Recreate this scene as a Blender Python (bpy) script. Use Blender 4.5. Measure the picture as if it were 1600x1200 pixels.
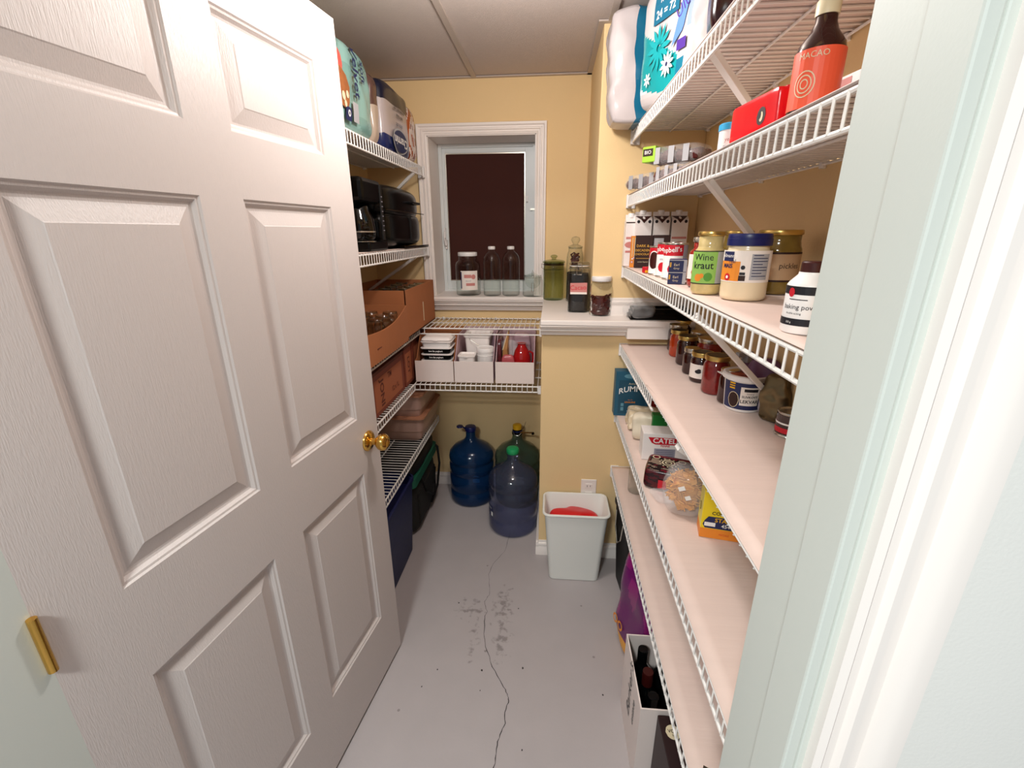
import bpy, bmesh, math, random
from math import pi, sin, cos, atan2, hypot
from mathutils import Vector, Matrix, noise

for o in list(bpy.data.objects):
    bpy.data.objects.remove(o)
S = bpy.context.scene
C = S.collection

# ------------------------------------------------------------------ camera
PITCH, YAW, ROLL, EYE, FPX = 0.32182, 0.08594, -0.0061, 1.5338, 707.8
f = Vector((-sin(YAW)*cos(PITCH), cos(YAW)*cos(PITCH), -sin(PITCH)))
rt = Vector((cos(YAW), sin(YAW), 0)); up = rt.cross(f)
a = cos(ROLL)*rt + sin(ROLL)*up
u = -sin(ROLL)*rt + cos(ROLL)*up
cd = bpy.data.cameras.new('camera')
cam = bpy.data.objects.new('camera', cd); C.objects.link(cam)
M = Matrix(((a.x, u.x, -f.x, 0), (a.y, u.y, -f.y, 0), (a.z, u.z, -f.z, EYE), (0, 0, 0, 1)))
cam.matrix_world = M
cd.sensor_fit = 'HORIZONTAL'; cd.sensor_width = 36; cd.lens = FPX/1600*36
cd.clip_start = 0.02
S.camera = cam
S.cycles.transparent_max_bounces = 24

# ------------------------------------------------------------------ light
W = bpy.data.worlds.new('world'); S.world = W; W.use_nodes = True
bg = W.node_tree.nodes['Background']
bg.inputs[0].default_value = (0.90, 0.95, 1.0, 1); bg.inputs[1].default_value = 0.22
def area(name, loc, size, power, col, rot=(0, 0, 0)):
    l = bpy.data.lights.new(name, 'AREA'); l.shape = 'DISK'; l.size = size; l.energy = power; l.color = col
    o = bpy.data.objects.new(name, l); o.location = loc; o.rotation_euler = rot; C.objects.link(o); return o
def globe(name, loc, radius, power, col):
    l = bpy.data.lights.new(name, 'POINT'); l.shadow_soft_size = radius; l.energy = power; l.color = col
    o = bpy.data.objects.new(name, l); o.location = loc; C.objects.link(o); return o
globe('pantry_ceiling_light', (-0.13, 1.26, 2.08), 0.06, 14.0, (1.0, 0.97, 0.94))
area('hall_ceiling_light', (-0.45, -0.65, 2.2), 0.3, 24.0, (0.94, 1.0, 0.98))
S.view_settings.view_transform = 'Standard'
S.view_settings.look = 'None'
S.view_settings.exposure = 0.78
S.view_settings.gamma = 1.0
S.view_settings.use_curve_mapping = False

# ------------------------------------------------------------------ materials
def lin(c):
    return tuple(((x/255)/12.92 if x/255 <= 0.04045 else ((x/255+0.055)/1.055)**2.4) for x in c) + (1,)
def hexc(h):
    return (int(h[0:2], 16), int(h[2:4], 16), int(h[4:6], 16))
MATS = {}
def mat(name, col='cccccc', rough=0.5, metal=0.0, trans=0.0, spec=0.5, bump=0.0, bscale=200.0, ior=1.45, mottle=0.0, mscale=8.0, alpha=1.0, coat=0.0, attr=False, stretch=None, emit=None, sss=0):
    m = bpy.data.materials.new(name); m.use_nodes = True
    nt = m.node_tree; p = nt.nodes['Principled BSDF']
    c = lin(hexc(col))
    p.inputs['Base Color'].default_value = c
    p.inputs['Roughness'].default_value = rough; p.inputs['Metallic'].default_value = metal
    p.inputs['Transmission Weight'].default_value = trans; p.inputs['IOR'].default_value = ior
    p.inputs['Specular IOR Level'].default_value = spec; p.inputs['Alpha'].default_value = alpha
    p.inputs['Coat Weight'].default_value = coat
    if attr:
        at = nt.nodes.new('ShaderNodeAttribute'); at.attribute_name = 'Col'
        nt.links.new(at.outputs['Color'], p.inputs['Base Color'])
    tc = nt.nodes.new('ShaderNodeTexCoord'); mp = nt.nodes.new('ShaderNodeMapping')
    nt.links.new(tc.outputs['Object'], mp.inputs[0])
    if stretch: mp.inputs['Scale'].default_value = stretch
    if mottle and not attr:
        n = nt.nodes.new('ShaderNodeTexNoise'); n.inputs['Scale'].default_value = mscale; n.inputs['Detail'].default_value = 6
        nt.links.new(mp.outputs[0], n.inputs['Vector'])
        mx = nt.nodes.new('ShaderNodeMix'); mx.data_type = 'RGBA'
        mx.inputs[6].default_value = tuple(x*(1-mottle) for x in c[:3])+(1,)
        mx.inputs[7].default_value = tuple(min(1, x*(1+mottle)) for x in c[:3])+(1,)
        nt.links.new(n.outputs['Fac'], mx.inputs[0]); nt.links.new(mx.outputs[2], p.inputs['Base Color'])
    if bump:
        n2 = nt.nodes.new('ShaderNodeTexNoise'); n2.inputs['Scale'].default_value = bscale; n2.inputs['Detail'].default_value = 3
        nt.links.new(mp.outputs[0], n2.inputs['Vector'])
        b = nt.nodes.new('ShaderNodeBump'); b.inputs['Strength'].default_value = bump; b.inputs['Distance'].default_value = 0.002
        nt.links.new(n2.outputs['Fac'], b.inputs['Height']); nt.links.new(b.outputs[0], p.inputs['Normal'])
    MATS[name] = m
    return m
mat('yellow_paint', 'e9ca97', 0.75, bump=0.25, bscale=180, mottle=0.03, mscale=3)
mat('ceiling_tile', 'c8bab2', 0.95, bump=0.7, bscale=350, mottle=0.05, mscale=120)
mat('tbar', 'b9aba1', 0.5)
mat('trim_paint', 'efe6e0', 0.4)
mat('door_paint', 'c8beba', 0.42, bump=0.35, bscale=60, stretch=(9, 9, 1), mottle=0.015, mscale=30)
mat('jamb_paint', 'ccd0c9', 0.55, bump=0.05, bscale=300)
mat('hall_paint', 'e6e4df', 0.7, bump=0.1, bscale=300)
mat('brass', 'e0b25a', 0.16, metal=1.0)
mat('wire_white', 'ece8e4', 0.35)
mat('plastic_white', 'eeeae8', 0.4)
mat('liner', 'dcc6bc', 0.6, mottle=0.05, mscale=3.0, bump=0.35, bscale=8, stretch=(1, 14, 1))
mat('liner_clear', 'dccbc5', 0.5, mottle=0.04, mscale=4)
mat('upvc', 'dfe3e3', 0.35)
mat('blind', '3c150b', 0.85, bump=0.2, bscale=800, mottle=0.06, mscale=4)
mat('black_plastic', '060606', 0.25, spec=0.25)
mat('black_matte', '0e0c0c', 0.6, bump=0.3, bscale=60)
mat('bin_white', 'e6e6e0', 0.45, bump=0.15, bscale=200)
mat('red_bag', 'cf1a20', 0.35, bump=0.5, bscale=20)
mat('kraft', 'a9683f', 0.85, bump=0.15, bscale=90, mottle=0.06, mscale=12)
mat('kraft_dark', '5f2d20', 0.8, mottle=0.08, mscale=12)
mat('card_white', 'e6d8d2', 0.7, bump=0.08, bscale=150)
mat('mauve', 'c7a7ad', 0.6)
mat('silver', 'c9c3b8', 0.25, metal=0.9)
mat('gold_lid', 'd6b56a', 0.28, metal=0.9)
mat('dark_lid', '40301c', 0.3, metal=0.6)
mat('jam_dark', '2b0806', 0.08, coat=0.6)
mat('jam_red', '8f1c10', 0.08, coat=0.6, mottle=0.35, mscale=60)
mat('jam_orange', 'a8350f', 0.08, coat=0.6, mottle=0.3, mscale=60)
mat('jam_berry', '7a1b18', 0.08, coat=0.6, mottle=0.5, mscale=90)
mat('kraut', 'cdb77e', 0.12, coat=0.5, mottle=0.25, mscale=70)
mat('pickle', '7b6328', 0.12, coat=0.5, mottle=0.3, mscale=50)
mat('mayo', 'e6d3b0', 0.22, coat=0.4)
mat('coffee', '120806', 0.7, bump=0.6, bscale=120)
mat('chili', '4a1512', 0.3, mottle=0.4, mscale=60)
mat('ink_black', '15131c', 0.5); mat('ink_white', 'f3efec', 0.5); mat('ink_navy', '1c2450', 0.5)
mat('ink_red', 'c6182a', 0.4); mat('ink_cream', 'd8c9a8', 0.5); mat('ink_brown', '2c120c', 0.6)
mat('ink_gold', 'c9973c', 0.5); mat('ink_purple', '4b2a8c', 0.5); mat('ink_orange', 'e38a2b', 0.5)
mat('paper_label', 'ece2da', 0.6); mat('label_pink', 'c9827c', 0.6); mat('label_grey', '9b98a5', 0.6)
mat('cap_blue', '101a55', 0.35); mat('cap_green', '1f9a5b', 0.35); mat('cap_yellow', 'e6ae1b', 0.35)
mat('cap_teal', '2f9fd0', 0.35); mat('cap_brown', '3a0d0a', 0.4); mat('cap_cream', 'dccfae', 0.4)
mat('bin_blue', '0d1848', 0.5, bump=0.3, bscale=40)
mat('cooler_green', '155b45', 0.6); mat('cooler_grey', '1e1d1a', 0.8, bump=0.5, bscale=90)
mat('tub_pink', 'c7a394', 0.35, trans=0.15); mat('tub_rim', 'b98062', 0.4)
mat('printed', attr=True, rough=0.55)
mat('printed_gloss', attr=True, rough=0.22, bump=0.25, bscale=35)
mat('brown_paper', '9a6a3a', 0.7); mat('red_glass', 'a31016', 0.05, coat=0.7)
mat('outlet', 'f2e9e2', 0.35); mat('crack', '2e2b2b', 0.9)
mat('chip', 'e0a04c', 0.6, mottle=0.35, mscale=40)
mat('tall_flour', 'e9dfd2', 0.6)
mat('card_panel', 'f0e8e4', 0.5)
mat('pale_grey', 'a9a8ab', 0.5)

def thin_glass(name, tint, edge, rough=0.02, gloss=1.0, haze=0.0, body=None):
    # thin clear wall: passes light straight through, mirrors by fresnel, looks denser where seen edge-on
    m = bpy.data.materials.new(name); m.use_nodes = True; nt = m.node_tree; nt.nodes.clear()
    out = nt.nodes.new('ShaderNodeOutputMaterial'); mix = nt.nodes.new('ShaderNodeMixShader')
    tr = nt.nodes.new('ShaderNodeBsdfTransparent'); gl = nt.nodes.new('ShaderNodeBsdfGlossy'); gl.inputs['Roughness'].default_value = rough
    gl.inputs['Color'].default_value = (gloss, gloss, gloss, 1)
    lw = nt.nodes.new('ShaderNodeLayerWeight'); lw.inputs[0].default_value = 0.32
    mx = nt.nodes.new('ShaderNodeMix'); mx.data_type = 'RGBA'
    mx.inputs[6].default_value = lin(hexc(tint)); mx.inputs[7].default_value = lin(hexc(edge))
    pw = nt.nodes.new('ShaderNodeMath'); pw.operation = 'POWER'; pw.inputs[1].default_value = 2.2
    nt.links.new(lw.outputs['Facing'], pw.inputs[0]); nt.links.new(pw.outputs[0], mx.inputs[0]); nt.links.new(mx.outputs[2], tr.inputs[0])
    fr = nt.nodes.new('ShaderNodeFresnel'); fr.inputs[0].default_value = 1.45
    ge = nt.nodes.new('ShaderNodeNewGeometry'); om = nt.nodes.new('ShaderNodeMath'); om.operation = 'SUBTRACT'; om.inputs[0].default_value = 1.0
    nt.links.new(ge.outputs['Backfacing'], om.inputs[1]); mu = nt.nodes.new('ShaderNodeMath'); mu.operation = 'MULTIPLY'
    nt.links.new(om.outputs[0], mu.inputs[0]); nt.links.new(fr.outputs[0], mu.inputs[1])
    nt.links.new(mu.outputs[0], mix.inputs[0]); nt.links.new(tr.outputs[0], mix.inputs[1]); nt.links.new(gl.outputs[0], mix.inputs[2])
    src = mix.outputs[0]
    if haze:            # slightly milky plastic
        df = nt.nodes.new('ShaderNodeBsdfDiffuse'); df.inputs['Color'].default_value = lin(hexc(body)); m2 = nt.nodes.new('ShaderNodeMixShader')
        m2.inputs[0].default_value = haze; nt.links.new(tr.outputs[0], m2.inputs[1]); nt.links.new(df.outputs[0], m2.inputs[2])
        nt.links.new(m2.outputs[0], mix.inputs[1])
    nt.links.new(src, out.inputs[0]); MATS[name] = m; return m
thin_glass('glass', 'f4f6f4', '71777a'); thin_glass('green_glass', 'dde3cf', '7d8a6c')
thin_glass('blue_jug', '5586b8', '1a3f7c', .16, .8, .30, '1a4a7c'); thin_glass('grey_jug', 'ccd0e2', '6a7096', .10, .9, .11, '8488a8'); thin_glass('teal_jug', 'b6c8bd', '55695f', .10, .9, .16, '6d8478')
thin_glass('smoke_glass', 'b0aaa6', '3a3532')
mat('clear_plastic', 'f4f2f2', 0.15, alpha=0.18, bump=0.7, bscale=30)
mat('grey_wrap', 'b9b3b2', 0.2, alpha=0.75, bump=0.9, bscale=22)
mat('foil', '6f6248', 0.28, metal=0.75, bump=0.8, bscale=30)
# floor: grey paint, with the scuffs where people stand
def floor_material():
    m = bpy.data.materials.new('floor_paint'); m.use_nodes = True; nt = m.node_tree; p = nt.nodes['Principled BSDF']
    p.inputs['Roughness'].default_value = 0.5
    tc = nt.nodes.new('ShaderNodeTexCoord')
    def nz(sc, det=5):
        n = nt.nodes.new('ShaderNodeTexNoise'); n.inputs['Scale'].default_value = sc; n.inputs['Detail'].default_value = det
        nt.links.new(tc.outputs['Object'], n.inputs['Vector']); return n
    def math_(op, *ins, clamp=False):
        k = nt.nodes.new('ShaderNodeMath'); k.operation = op; k.use_clamp = clamp
        for i, v in enumerate(ins):
            if isinstance(v, (int, float)): k.inputs[i].default_value = v
            else: nt.links.new(v, k.inputs[i])
        return k.outputs[0]
    sep = nt.nodes.new('ShaderNodeSeparateXYZ'); nt.links.new(tc.outputs['Object'], sep.inputs[0])
    def ell(cx, cy, rx, ry):
        dx = math_('DIVIDE', math_('SUBTRACT', sep.outputs[0], cx), rx)
        dy = math_('DIVIDE', math_('SUBTRACT', sep.outputs[1], cy), ry)
        d = math_('ADD', math_('MULTIPLY', dx, dx), math_('MULTIPLY', dy, dy))
        return math_('SUBTRACT', 1.0, d, clamp=True)
    masks = math_('ADD', math_('MAXIMUM', ell(-0.178, 1.53, 0.060, 0.20), ell(-0.165, 1.37, 0.055, 0.12)),
                  math_('MULTIPLY', math_('MAXIMUM', ell(-0.32, 1.53, 0.09, 0.11), ell(-0.28, 1.36, 0.035, 0.12)), 0.75), clamp=True)
    n1 = nz(38, 4)
    st = math_('MULTIPLY', math_('SUBTRACT', math_('ADD', n1.outputs['Fac'], math_('MULTIPLY', masks, 0.22)), 0.66), 7.0, clamp=True)
    st = math_('MULTIPLY', st, math_('MULTIPLY', masks, 3.0, clamp=True))
    n2 = nz(9, 2)
    sp = nt.nodes.new('ShaderNodeTexVoronoi'); sp.inputs['Scale'].default_value = 7.0; nt.links.new(tc.outputs['Object'], sp.inputs['Vector'])
    spots = math_('LESS_THAN', sp.outputs['Distance'], 0.035)
    mx = nt.nodes.new('ShaderNodeMix'); mx.data_type = 'RGBA'
    mx.inputs[6].default_value = lin(hexc('aca4a4')); mx.inputs[7].default_value = lin(hexc('b4acac'))
    nt.links.new(n2.outputs['Fac'], mx.inputs[0])
    m2 = nt.nodes.new('ShaderNodeMix'); m2.data_type = 'RGBA'; m2.inputs[7].default_value = lin(hexc('6a625f'))
    nt.links.new(mx.outputs[2], m2.inputs[6])
    nt.links.new(math_('MAXIMUM', math_('MULTIPLY', st, 0.58), math_('MULTIPLY', spots, 0.6)), m2.inputs[0])
    nt.links.new(m2.outputs[2], p.inputs['Base Color'])
    b = nt.nodes.new('ShaderNodeBump'); b.inputs['Strength'].default_value = 0.15; b.inputs['Distance'].default_value = 0.002
    nt.links.new(nz(120).outputs['Fac'], b.inputs['Height']); nt.links.new(b.outputs[0], p.inputs['Normal'])
    MATS['floor_paint'] = m
floor_material()

# ------------------------------------------------------------------ mesh helpers
class MB:
    def __init__(s): s.v = []; s.f = []; s.c = None
    def add(s, vs, fs):
        n = len(s.v); s.v += [tuple(x) for x in vs]; s.f += [tuple(i+n for i in q) for q in fs]; return s
    def box(s, x0, x1, y0, y1, z0, z1):
        return s.add([(x0,y0,z0),(x1,y0,z0),(x1,y1,z0),(x0,y1,z0),(x0,y0,z1),(x1,y0,z1),(x1,y1,z1),(x0,y1,z1)],
                     [(0,3,2,1),(4,5,6,7),(0,1,5,4),(1,2,6,5),(2,3,7,6),(3,0,4,7)])
    def quad(s, a, b, c, d): return s.add([a, b, c, d], [(0, 1, 2, 3)])
    def tube(s, path, r, n=6, closed=False):
        P = [Vector(p) for p in path]; k = len(P); rings = []
        for i, p in enumerate(P):
            if closed: d = (P[(i+1) % k]-P[i-1])
            else: d = (P[min(i+1, k-1)]-P[max(i-1, 0)])
            d.normalize()
            q = Vector((0, 0, 1)) if abs(d.z) < 0.9 else Vector((1, 0, 0))
            e1 = d.cross(q).normalized(); e2 = d.cross(e1).normalized()
            rr = r[i] if isinstance(r, (list, tuple)) else r
            rings.append([p+e1*rr*cos(2*pi*j/n)+e2*rr*sin(2*pi*j/n) for j in range(n)])
        vs = [v for g in rings for v in g]; fs = []
        for i in range(k if closed else k-1):
            i2 = (i+1) % k
            for j in range(n):
                fs.append((i*n+j, i*n+(j+1) % n, i2*n+(j+1) % n, i2*n+j))
        if not closed:
            fs.append(tuple(range(n-1, -1, -1))); fs.append(tuple((k-1)*n+j for j in range(n)))
        return s.add(vs, fs)
    def lathe(s, prof, n=32, c=(0, 0, 0), sx=1, sy=1, closed=False):
        vs = []; k = len(prof)
        for (r, z) in prof:
            for j in range(n):
                t = 2*pi*j/n; vs.append((c[0]+sx*r*cos(t), c[1]+sy*r*sin(t), c[2]+z))
        fs = []
        for i in range(k if closed else k-1):
            i2 = (i+1) % k
            for j in range(n): fs.append((i*n+j, i*n+(j+1) % n, i2*n+(j+1) % n, i2*n+j))
        if not closed:
            if prof[0][0] > 1e-4: fs.append(tuple(range(n-1, -1, -1)))
            if prof[-1][0] > 1e-4: fs.append(tuple((k-1)*n+j for j in range(n)))
        return s.add(vs, fs)
    def prism(s, poly, axis, a0, a1):
        def m(p, t):
            return (t, p[0], p[1]) if axis == 'x' else ((p[0], t, p[1]) if axis == 'y' else (p[0], p[1], t))
        n = len(poly)
        vs = [m(p, a0) for p in poly]+[m(p, a1) for p in poly]
        fs = [tuple(range(n))[::-1], tuple(range(n, 2*n))]+[(i, (i+1) % n, n+(i+1) % n, n+i) for i in range(n)]
        return s.add(vs, fs)
    def xf(s, fn): s.v = [tuple(fn(Vector(p))) for p in s.v]; return s

def make(name, mb, material, parent=None, smooth=None, bevel=0.0, loc=None, rotz=0.0, cols=None, segs=2):
    me = bpy.data.meshes.new(name); me.from_pydata(mb.v, [], mb.f); me.update()
    bm = bmesh.new(); bm.from_mesh(me)
    bmesh.ops.remove_doubles(bm, verts=bm.verts, dist=1e-6)
    if not cols: bmesh.ops.recalc_face_normals(bm, faces=bm.faces)
    if bevel > 0:
        es = [e for e in bm.edges if len(e.link_faces) == 2 and e.calc_face_angle(0) > 0.5]
        bmesh.ops.bevel(bm, geom=es, offset=bevel, segments=segs, affect='EDGES', profile=0.5, clamp_overlap=True)
    if not cols: bm.to_mesh(me)
    bm.free()
    me.materials.append(MATS[material] if isinstance(material, str) else material)
    if cols:
        at = me.color_attributes.new('Col', 'FLOAT_COLOR', 'CORNER')
        for p in me.polygons:
            c = lin(hexc(cols[p.index]))
            for li in p.loop_indices: at.data[li].color = c
    if smooth is not None:
        me.polygons.foreach_set('use_smooth', [True]*len(me.polygons))
        if smooth < 3: me.set_sharp_from_angle(angle=smooth)
    me.update()
    o = bpy.data.objects.new(name, me); C.objects.link(o)
    if parent: o.parent = parent
    if loc: o.location = loc
    if rotz: o.rotation_euler[2] = rotz
    return o
SM = 0.7
def tag(o, label, cat, group=None):
    o['label'] = label; o['category'] = cat
    if group: o['group'] = group
    return o
def thing(name, label, cat, loc=(0, 0, 0), rotz=0.0, group=None):
    o = bpy.data.objects.new(name, None); o.empty_display_size = 0.02; C.objects.link(o)
    o.location = loc; o.rotation_euler[2] = rotz
    return tag(o, label, cat, group)
def struct(o): o['kind'] = 'structure'; return o
def stuff(o): o['kind'] = 'stuff'; return o
def copy_tree(o, parent=None):
    c = o.copy(); C.objects.link(c)
    if parent: c.parent = parent
    for ch in list(o.children): copy_tree(ch, c)
    return c
def face(x, y): return atan2(-x, y)

FONT = {}
def textmesh(s, size, bold=0.0):
    cu = bpy.data.curves.new('t', 'FONT'); cu.body = s; cu.size = size; cu.align_x = 'CENTER'; cu.align_y = 'CENTER'; cu.offset = bold*size
    cu.resolution_u = 2
    o = bpy.data.objects.new('t', cu)
    me = bpy.data.meshes.new_from_object(o)
    vs = [tuple(v.co) for v in me.vertices]; fs = [tuple(p.vertices) for p in me.polygons]
    bpy.data.objects.remove(o); bpy.data.meshes.remove(me); bpy.data.curves.remove(cu)
    return vs, fs
def lettering(s, size, material, parent, fn, bold=0.0, rot=0.0, name='lettering', sx=1.0):
    vs, fs = textmesh(s, size, bold)
    cr, sr = cos(rot), sin(rot)
    b = MB().add([fn(sx*x*cr-y*sr, sx*x*sr+y*cr) for x, y, z in vs], fs)
    if not b.f: return None
    me = bpy.data.meshes.new(name); me.from_pydata(b.v, [], b.f); me.materials.append(MATS[material])
    o = bpy.data.objects.new(name, me); C.objects.link(o); o.parent = parent
    return o
def on_cyl(r, z, a0=0.0, taper=0.0):     # maps (x,y) text space on a cylinder facing -Y
    def g(x, y):
        t = a0+x/r; rr = r+taper*y
        return (rr*sin(t), -rr*cos(t), z+y)
    return g
def on_front(x0, y, z0):                  # plane facing -Y
    return lambda px, py: (x0+px, y, z0+py)
def on_left(x, y0, z0):                   # plane facing -X, text reads with +y to the left
    return lambda px, py: (x, y0-px, z0+py)
def on_right(x, y0, z0):                  # plane facing +X
    return lambda px, py: (x, y0+px, z0+py)
def patch(mb, r, z0, z1, a0, a1, n=12, r1=None, t=0.0006):
    r1 = r if r1 is None else r1
    vs = []
    for i in range(n+1):
        t_ = a0+(a1-a0)*i/n
        vs += [(r*sin(t_), -r*cos(t_), z0), (r1*sin(t_), -r1*cos(t_), z1)]
    fs = [(2*i, 2*i+2, 2*i+3, 2*i+1) for i in range(n)]
    return mb.add(vs, fs)
def colfill(mb, fn, poly, nc=8, nr=3):
    xs_ = [p[0] for p in poly]; xa, xb = min(xs_), max(xs_); n = len(poly); rows = []
    for i in range(nc+1):
        x = xa+(xb-xa)*min(max(i/nc, 1e-4), 1-1e-4); ys_ = []
        for k in range(n):
            (x0, y0), (x1, y1) = poly[k], poly[(k+1) % n]
            if x0 != x1 and min(x0, x1) <= x <= max(x0, x1): ys_.append(y0+(y1-y0)*(x-x0)/(x1-x0))
        if not ys_: ys_ = [poly[0][1]]
        rows.append([fn(x, min(ys_)+(max(ys_)-min(ys_))*j/nr) for j in range(nr+1)])
    m = nr+1
    return mb.add([v for g in rows for v in g], [(i*m+j, (i+1)*m+j, (i+1)*m+j+1, i*m+j+1) for i in range(nc) for j in range(nr)])
def disc(mb, fn, cx, cy, r, n=24, ry=None):
    ry = ry or r
    return colfill(mb, fn, [(cx+r*cos(2*pi*i/n), cy+ry*sin(2*pi*i/n)) for i in range(n)], 10, 2)
def rect(mb, fn, x0, x1, y0, y1):
    return colfill(mb, fn, [(x0, y0), (x1, y0), (x1, y1), (x0, y1)], 6, 2)
def decal(name, parent, material, fn, shapes):
    """flat print: list of ('d',cx,cy,r) or ('r',x0,x1,y0,y1) or ('p',[(x,y)..])"""
    b = MB()
    for s in shapes:
        if s[0] == 'd': disc(b, fn, s[1], s[2], s[3], ry=(s[4] if len(s) > 4 else None))
        elif s[0] == 'r': rect(b, fn, *s[1:])
        else: colfill(b, fn, s[1], 10, 4)
    return make(name, b, material, parent)

def pack(name, w, d, h, paint, p=8.0, n=22, amp=0.004, fq=14.0, seed=0, gloss=True, parent=None, loc=None, rotz=0.0, shape=None, z0=0.0):
    """soft or crisp package. paint(u,v,w,axis)->hex, u,v,w in -1..1"""
    vs = []; fs = []; cols = []
    def pt(c):
        k = (abs(c[0])**p+abs(c[1])**p+abs(c[2])**p)**(1/p)
        q = [c[i]/k for i in range(3)]
        if shape: q = shape(*q)
        x, y, z = q[0]*w/2, q[1]*d/2, (q[2]+1)*h/2
        if amp:
            nv = noise.noise_vector(Vector((x*fq+seed*3.1, y*fq, z*fq)))
            edge = 1.0 if z > 0.01 else 0.15
            x += nv.x*amp*edge; y += nv.y*amp*edge; z += nv.z*amp*0.6*edge
        return (x, y, z+z0)
    for ax in range(3):
        for sg in (-1, 1):
            base = len(vs)
            for i in range(n+1):
                for j in range(n+1):
                    s_, t_ = -1+2*i/n, -1+2*j/n
                    c = [0, 0, 0]; c[ax] = sg; c[(ax+1) % 3] = s_; c[(ax+2) % 3] = t_
                    vs.append(pt(c))
            for i in range(n):
                for j in range(n):
                    q = (base+i*(n+1)+j, base+(i+1)*(n+1)+j, base+(i+1)*(n+1)+j+1, base+i*(n+1)+j+1)
                    if sg < 0: q = q[::-1]
                    fs.append(q)
                    s_, t_ = -1+2*(i+.5)/n, -1+2*(j+.5)/n
                    c = [0, 0, 0]; c[ax] = sg; c[(ax+1) % 3] = s_; c[(ax+2) % 3] = t_
                    cols.append(paint(c[0], c[1], c[2], (ax, sg)))
    b = MB(); b.v = vs; b.f = fs
    o = make(name, b, 'printed_gloss' if gloss else 'printed', parent, smooth=0.9, loc=loc, rotz=rotz, cols=cols)
    return o
def solid(col): return lambda u, v, w, f_: col
def carton(name, label, cat, loc, rotz, w, d, h, body, group=None, bevel=0.0015, material=None):
    """crisp card carton"""
    t = thing(name, label, cat, loc, rotz, group)
    make('box_body', MB().box(-w/2, w/2, -d/2, d/2, 0, h), body, t, bevel=bevel)
    return t

# ------------------------------------------------------------------ room shell
XL, XR, YB, YC, YP, ZC = -0.975, 0.575, 2.538, 1.982, 1.906, 2.251
XC, XH, ZL = 0.172, -0.036, 1.195
YF = 0.42            # inner face of door wall
XJ = 0.229; XHG = -0.673
fl = struct(make('floor', MB().box(-1.3, 1.3, -1.4, YB+0.35, -0.1, 0.0), 'floor_paint'))
# crack in the floor paint
ck = [(-.19,2.05),(-.197,1.987),(-.208,1.901),(-.25,1.813),(-.268,1.736),(-.252,1.663),(-.247,1.606),(-.262,1.567),(-.244,1.515),(-.25,1.481),(-.241,1.401),(-.225,1.342),(-.187,1.257),(-.144,1.19),(-.122,1.156),(-.115,1.133),(-.124,1.104),(-.121,1.057),(-.132,1.02),(-.142,.977),(-.141,.923),(-.15,.84),(-.14,.7)]
rnd = random.Random(4)
pts = []
for (x0, y0), (x1, y1) in zip(ck, ck[1:]):
    for k in range(4):
        t = k/4; pts.append((x0+(x1-x0)*t+rnd.uniform(-.0025, .0025), y0+(y1-y0)*t))
b = MB(); vs = []
for i, (x, y) in enumerate(pts):
    wd = (0.0006 if y > 1.5 else 0.0011)*rnd.uniform(.6, 1.5); vs += [(x-wd, y, .0004), (x+wd, y, .0004)]
b.add(vs, [(2*i, 2*i+1, 2*i+3, 2*i+2) for i in range(len(pts)-1)])
make('crack', b, 'crack', fl)
b = MB()
for sp in [(-.225,1.24,.006),(-.075,1.261,.006),(-.22,1.162,.003),(-.111,1.54,.004),(-.06,.98,.004),(-.373,1.551,.005),(.21,1.18,.005),(-.39,1.23,.004),(-.43,1.16,.004)]:
    sp = (sp[0], sp[1], sp[2]*.6)
    b.add([(sp[0]+sp[2]*(.7+.5*rnd.random())*cos(t*pi/4), sp[1]+1.4*sp[2]*(.7+.5*rnd.random())*sin(t*pi/4), .0004) for t in range(8)], [tuple(range(8))])
stuff(make('chip_mark', b, 'crack', fl))

ce = bpy.data.objects.new('ceiling', None); C.objects.link(ce); struct(ce)
xs = [XL, -.393, .196, XR]; ys = [YF, 1.20, YB]
for i in range(3):
    for j in range(2):
        b = MB().box(xs[i]+.002, xs[i+1]-.002, ys[j]+.002, ys[j+1]-.002, ZC+.004, ZC+.02)
        make('ceiling_tile', b, 'ceiling_tile', ce)
for x in xs[1:3]:
    make('ceiling_grid_bar', MB().box(x-.012, x+.012, YF, YB, ZC-.003, ZC+.003), 'tbar', ce)
make('ceiling_grid_bar', MB().box(XL, XR, ys[1]-.012, ys[1]+.012, ZC-.0032, ZC+.0028), 'tbar', ce)
for (x0, x1, y0, y1) in [(XL, XC, YB-.022, YB), (XC-.022, XC, YC, YB), (XC-.022, XR, YC-.022, YC), (XL, XL+.022, YF, YB), (XR-.022, XR, YF, YC)]:
    make('ceiling_edge_angle', MB().box(x0, x1, y0, y1, ZC-.0035, ZC+.002), 'tbar', ce)

# window opening in the back wall
WX0, WX1, WZ0, WZ1 = -.645, -.090, ZL, 2.003
DR = 0.27
b = MB()
for (x0, x1, z0, z1) in [(XL-.1, WX0, 0, ZC+.1), (WX1, XR+.1, 0, ZC+.1), (WX0, WX1, 0, WZ0-.02), (WX0, WX1, WZ1, ZC+.1)]:
    b.box(x0, x1, YB, YB+DR, z0, z1)
struct(make('wall_back', b, 'yellow_paint'))
struct(make('wall_left', MB().box(XL-.1, XL, YF-.12, YB+DR, 0, ZC+.1), 'yellow_paint'))
struct(make('wall_right', MB().box(XR, XR+.1, YF-.12, YB, 0, ZC+.1), 'yellow_paint'))
b = MB()
b.box(XL-.1, XHG-.02, YF-.11, YF, 0, ZC+.1); b.box(XJ+.019, XR, YF-.11, YF, 0, ZC+.1); b.box(XHG-.02, XJ+.019, YF-.11, YF, 2.075, ZC+.1)
struct(make('wall_front', b, 'yellow_paint'))
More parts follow.
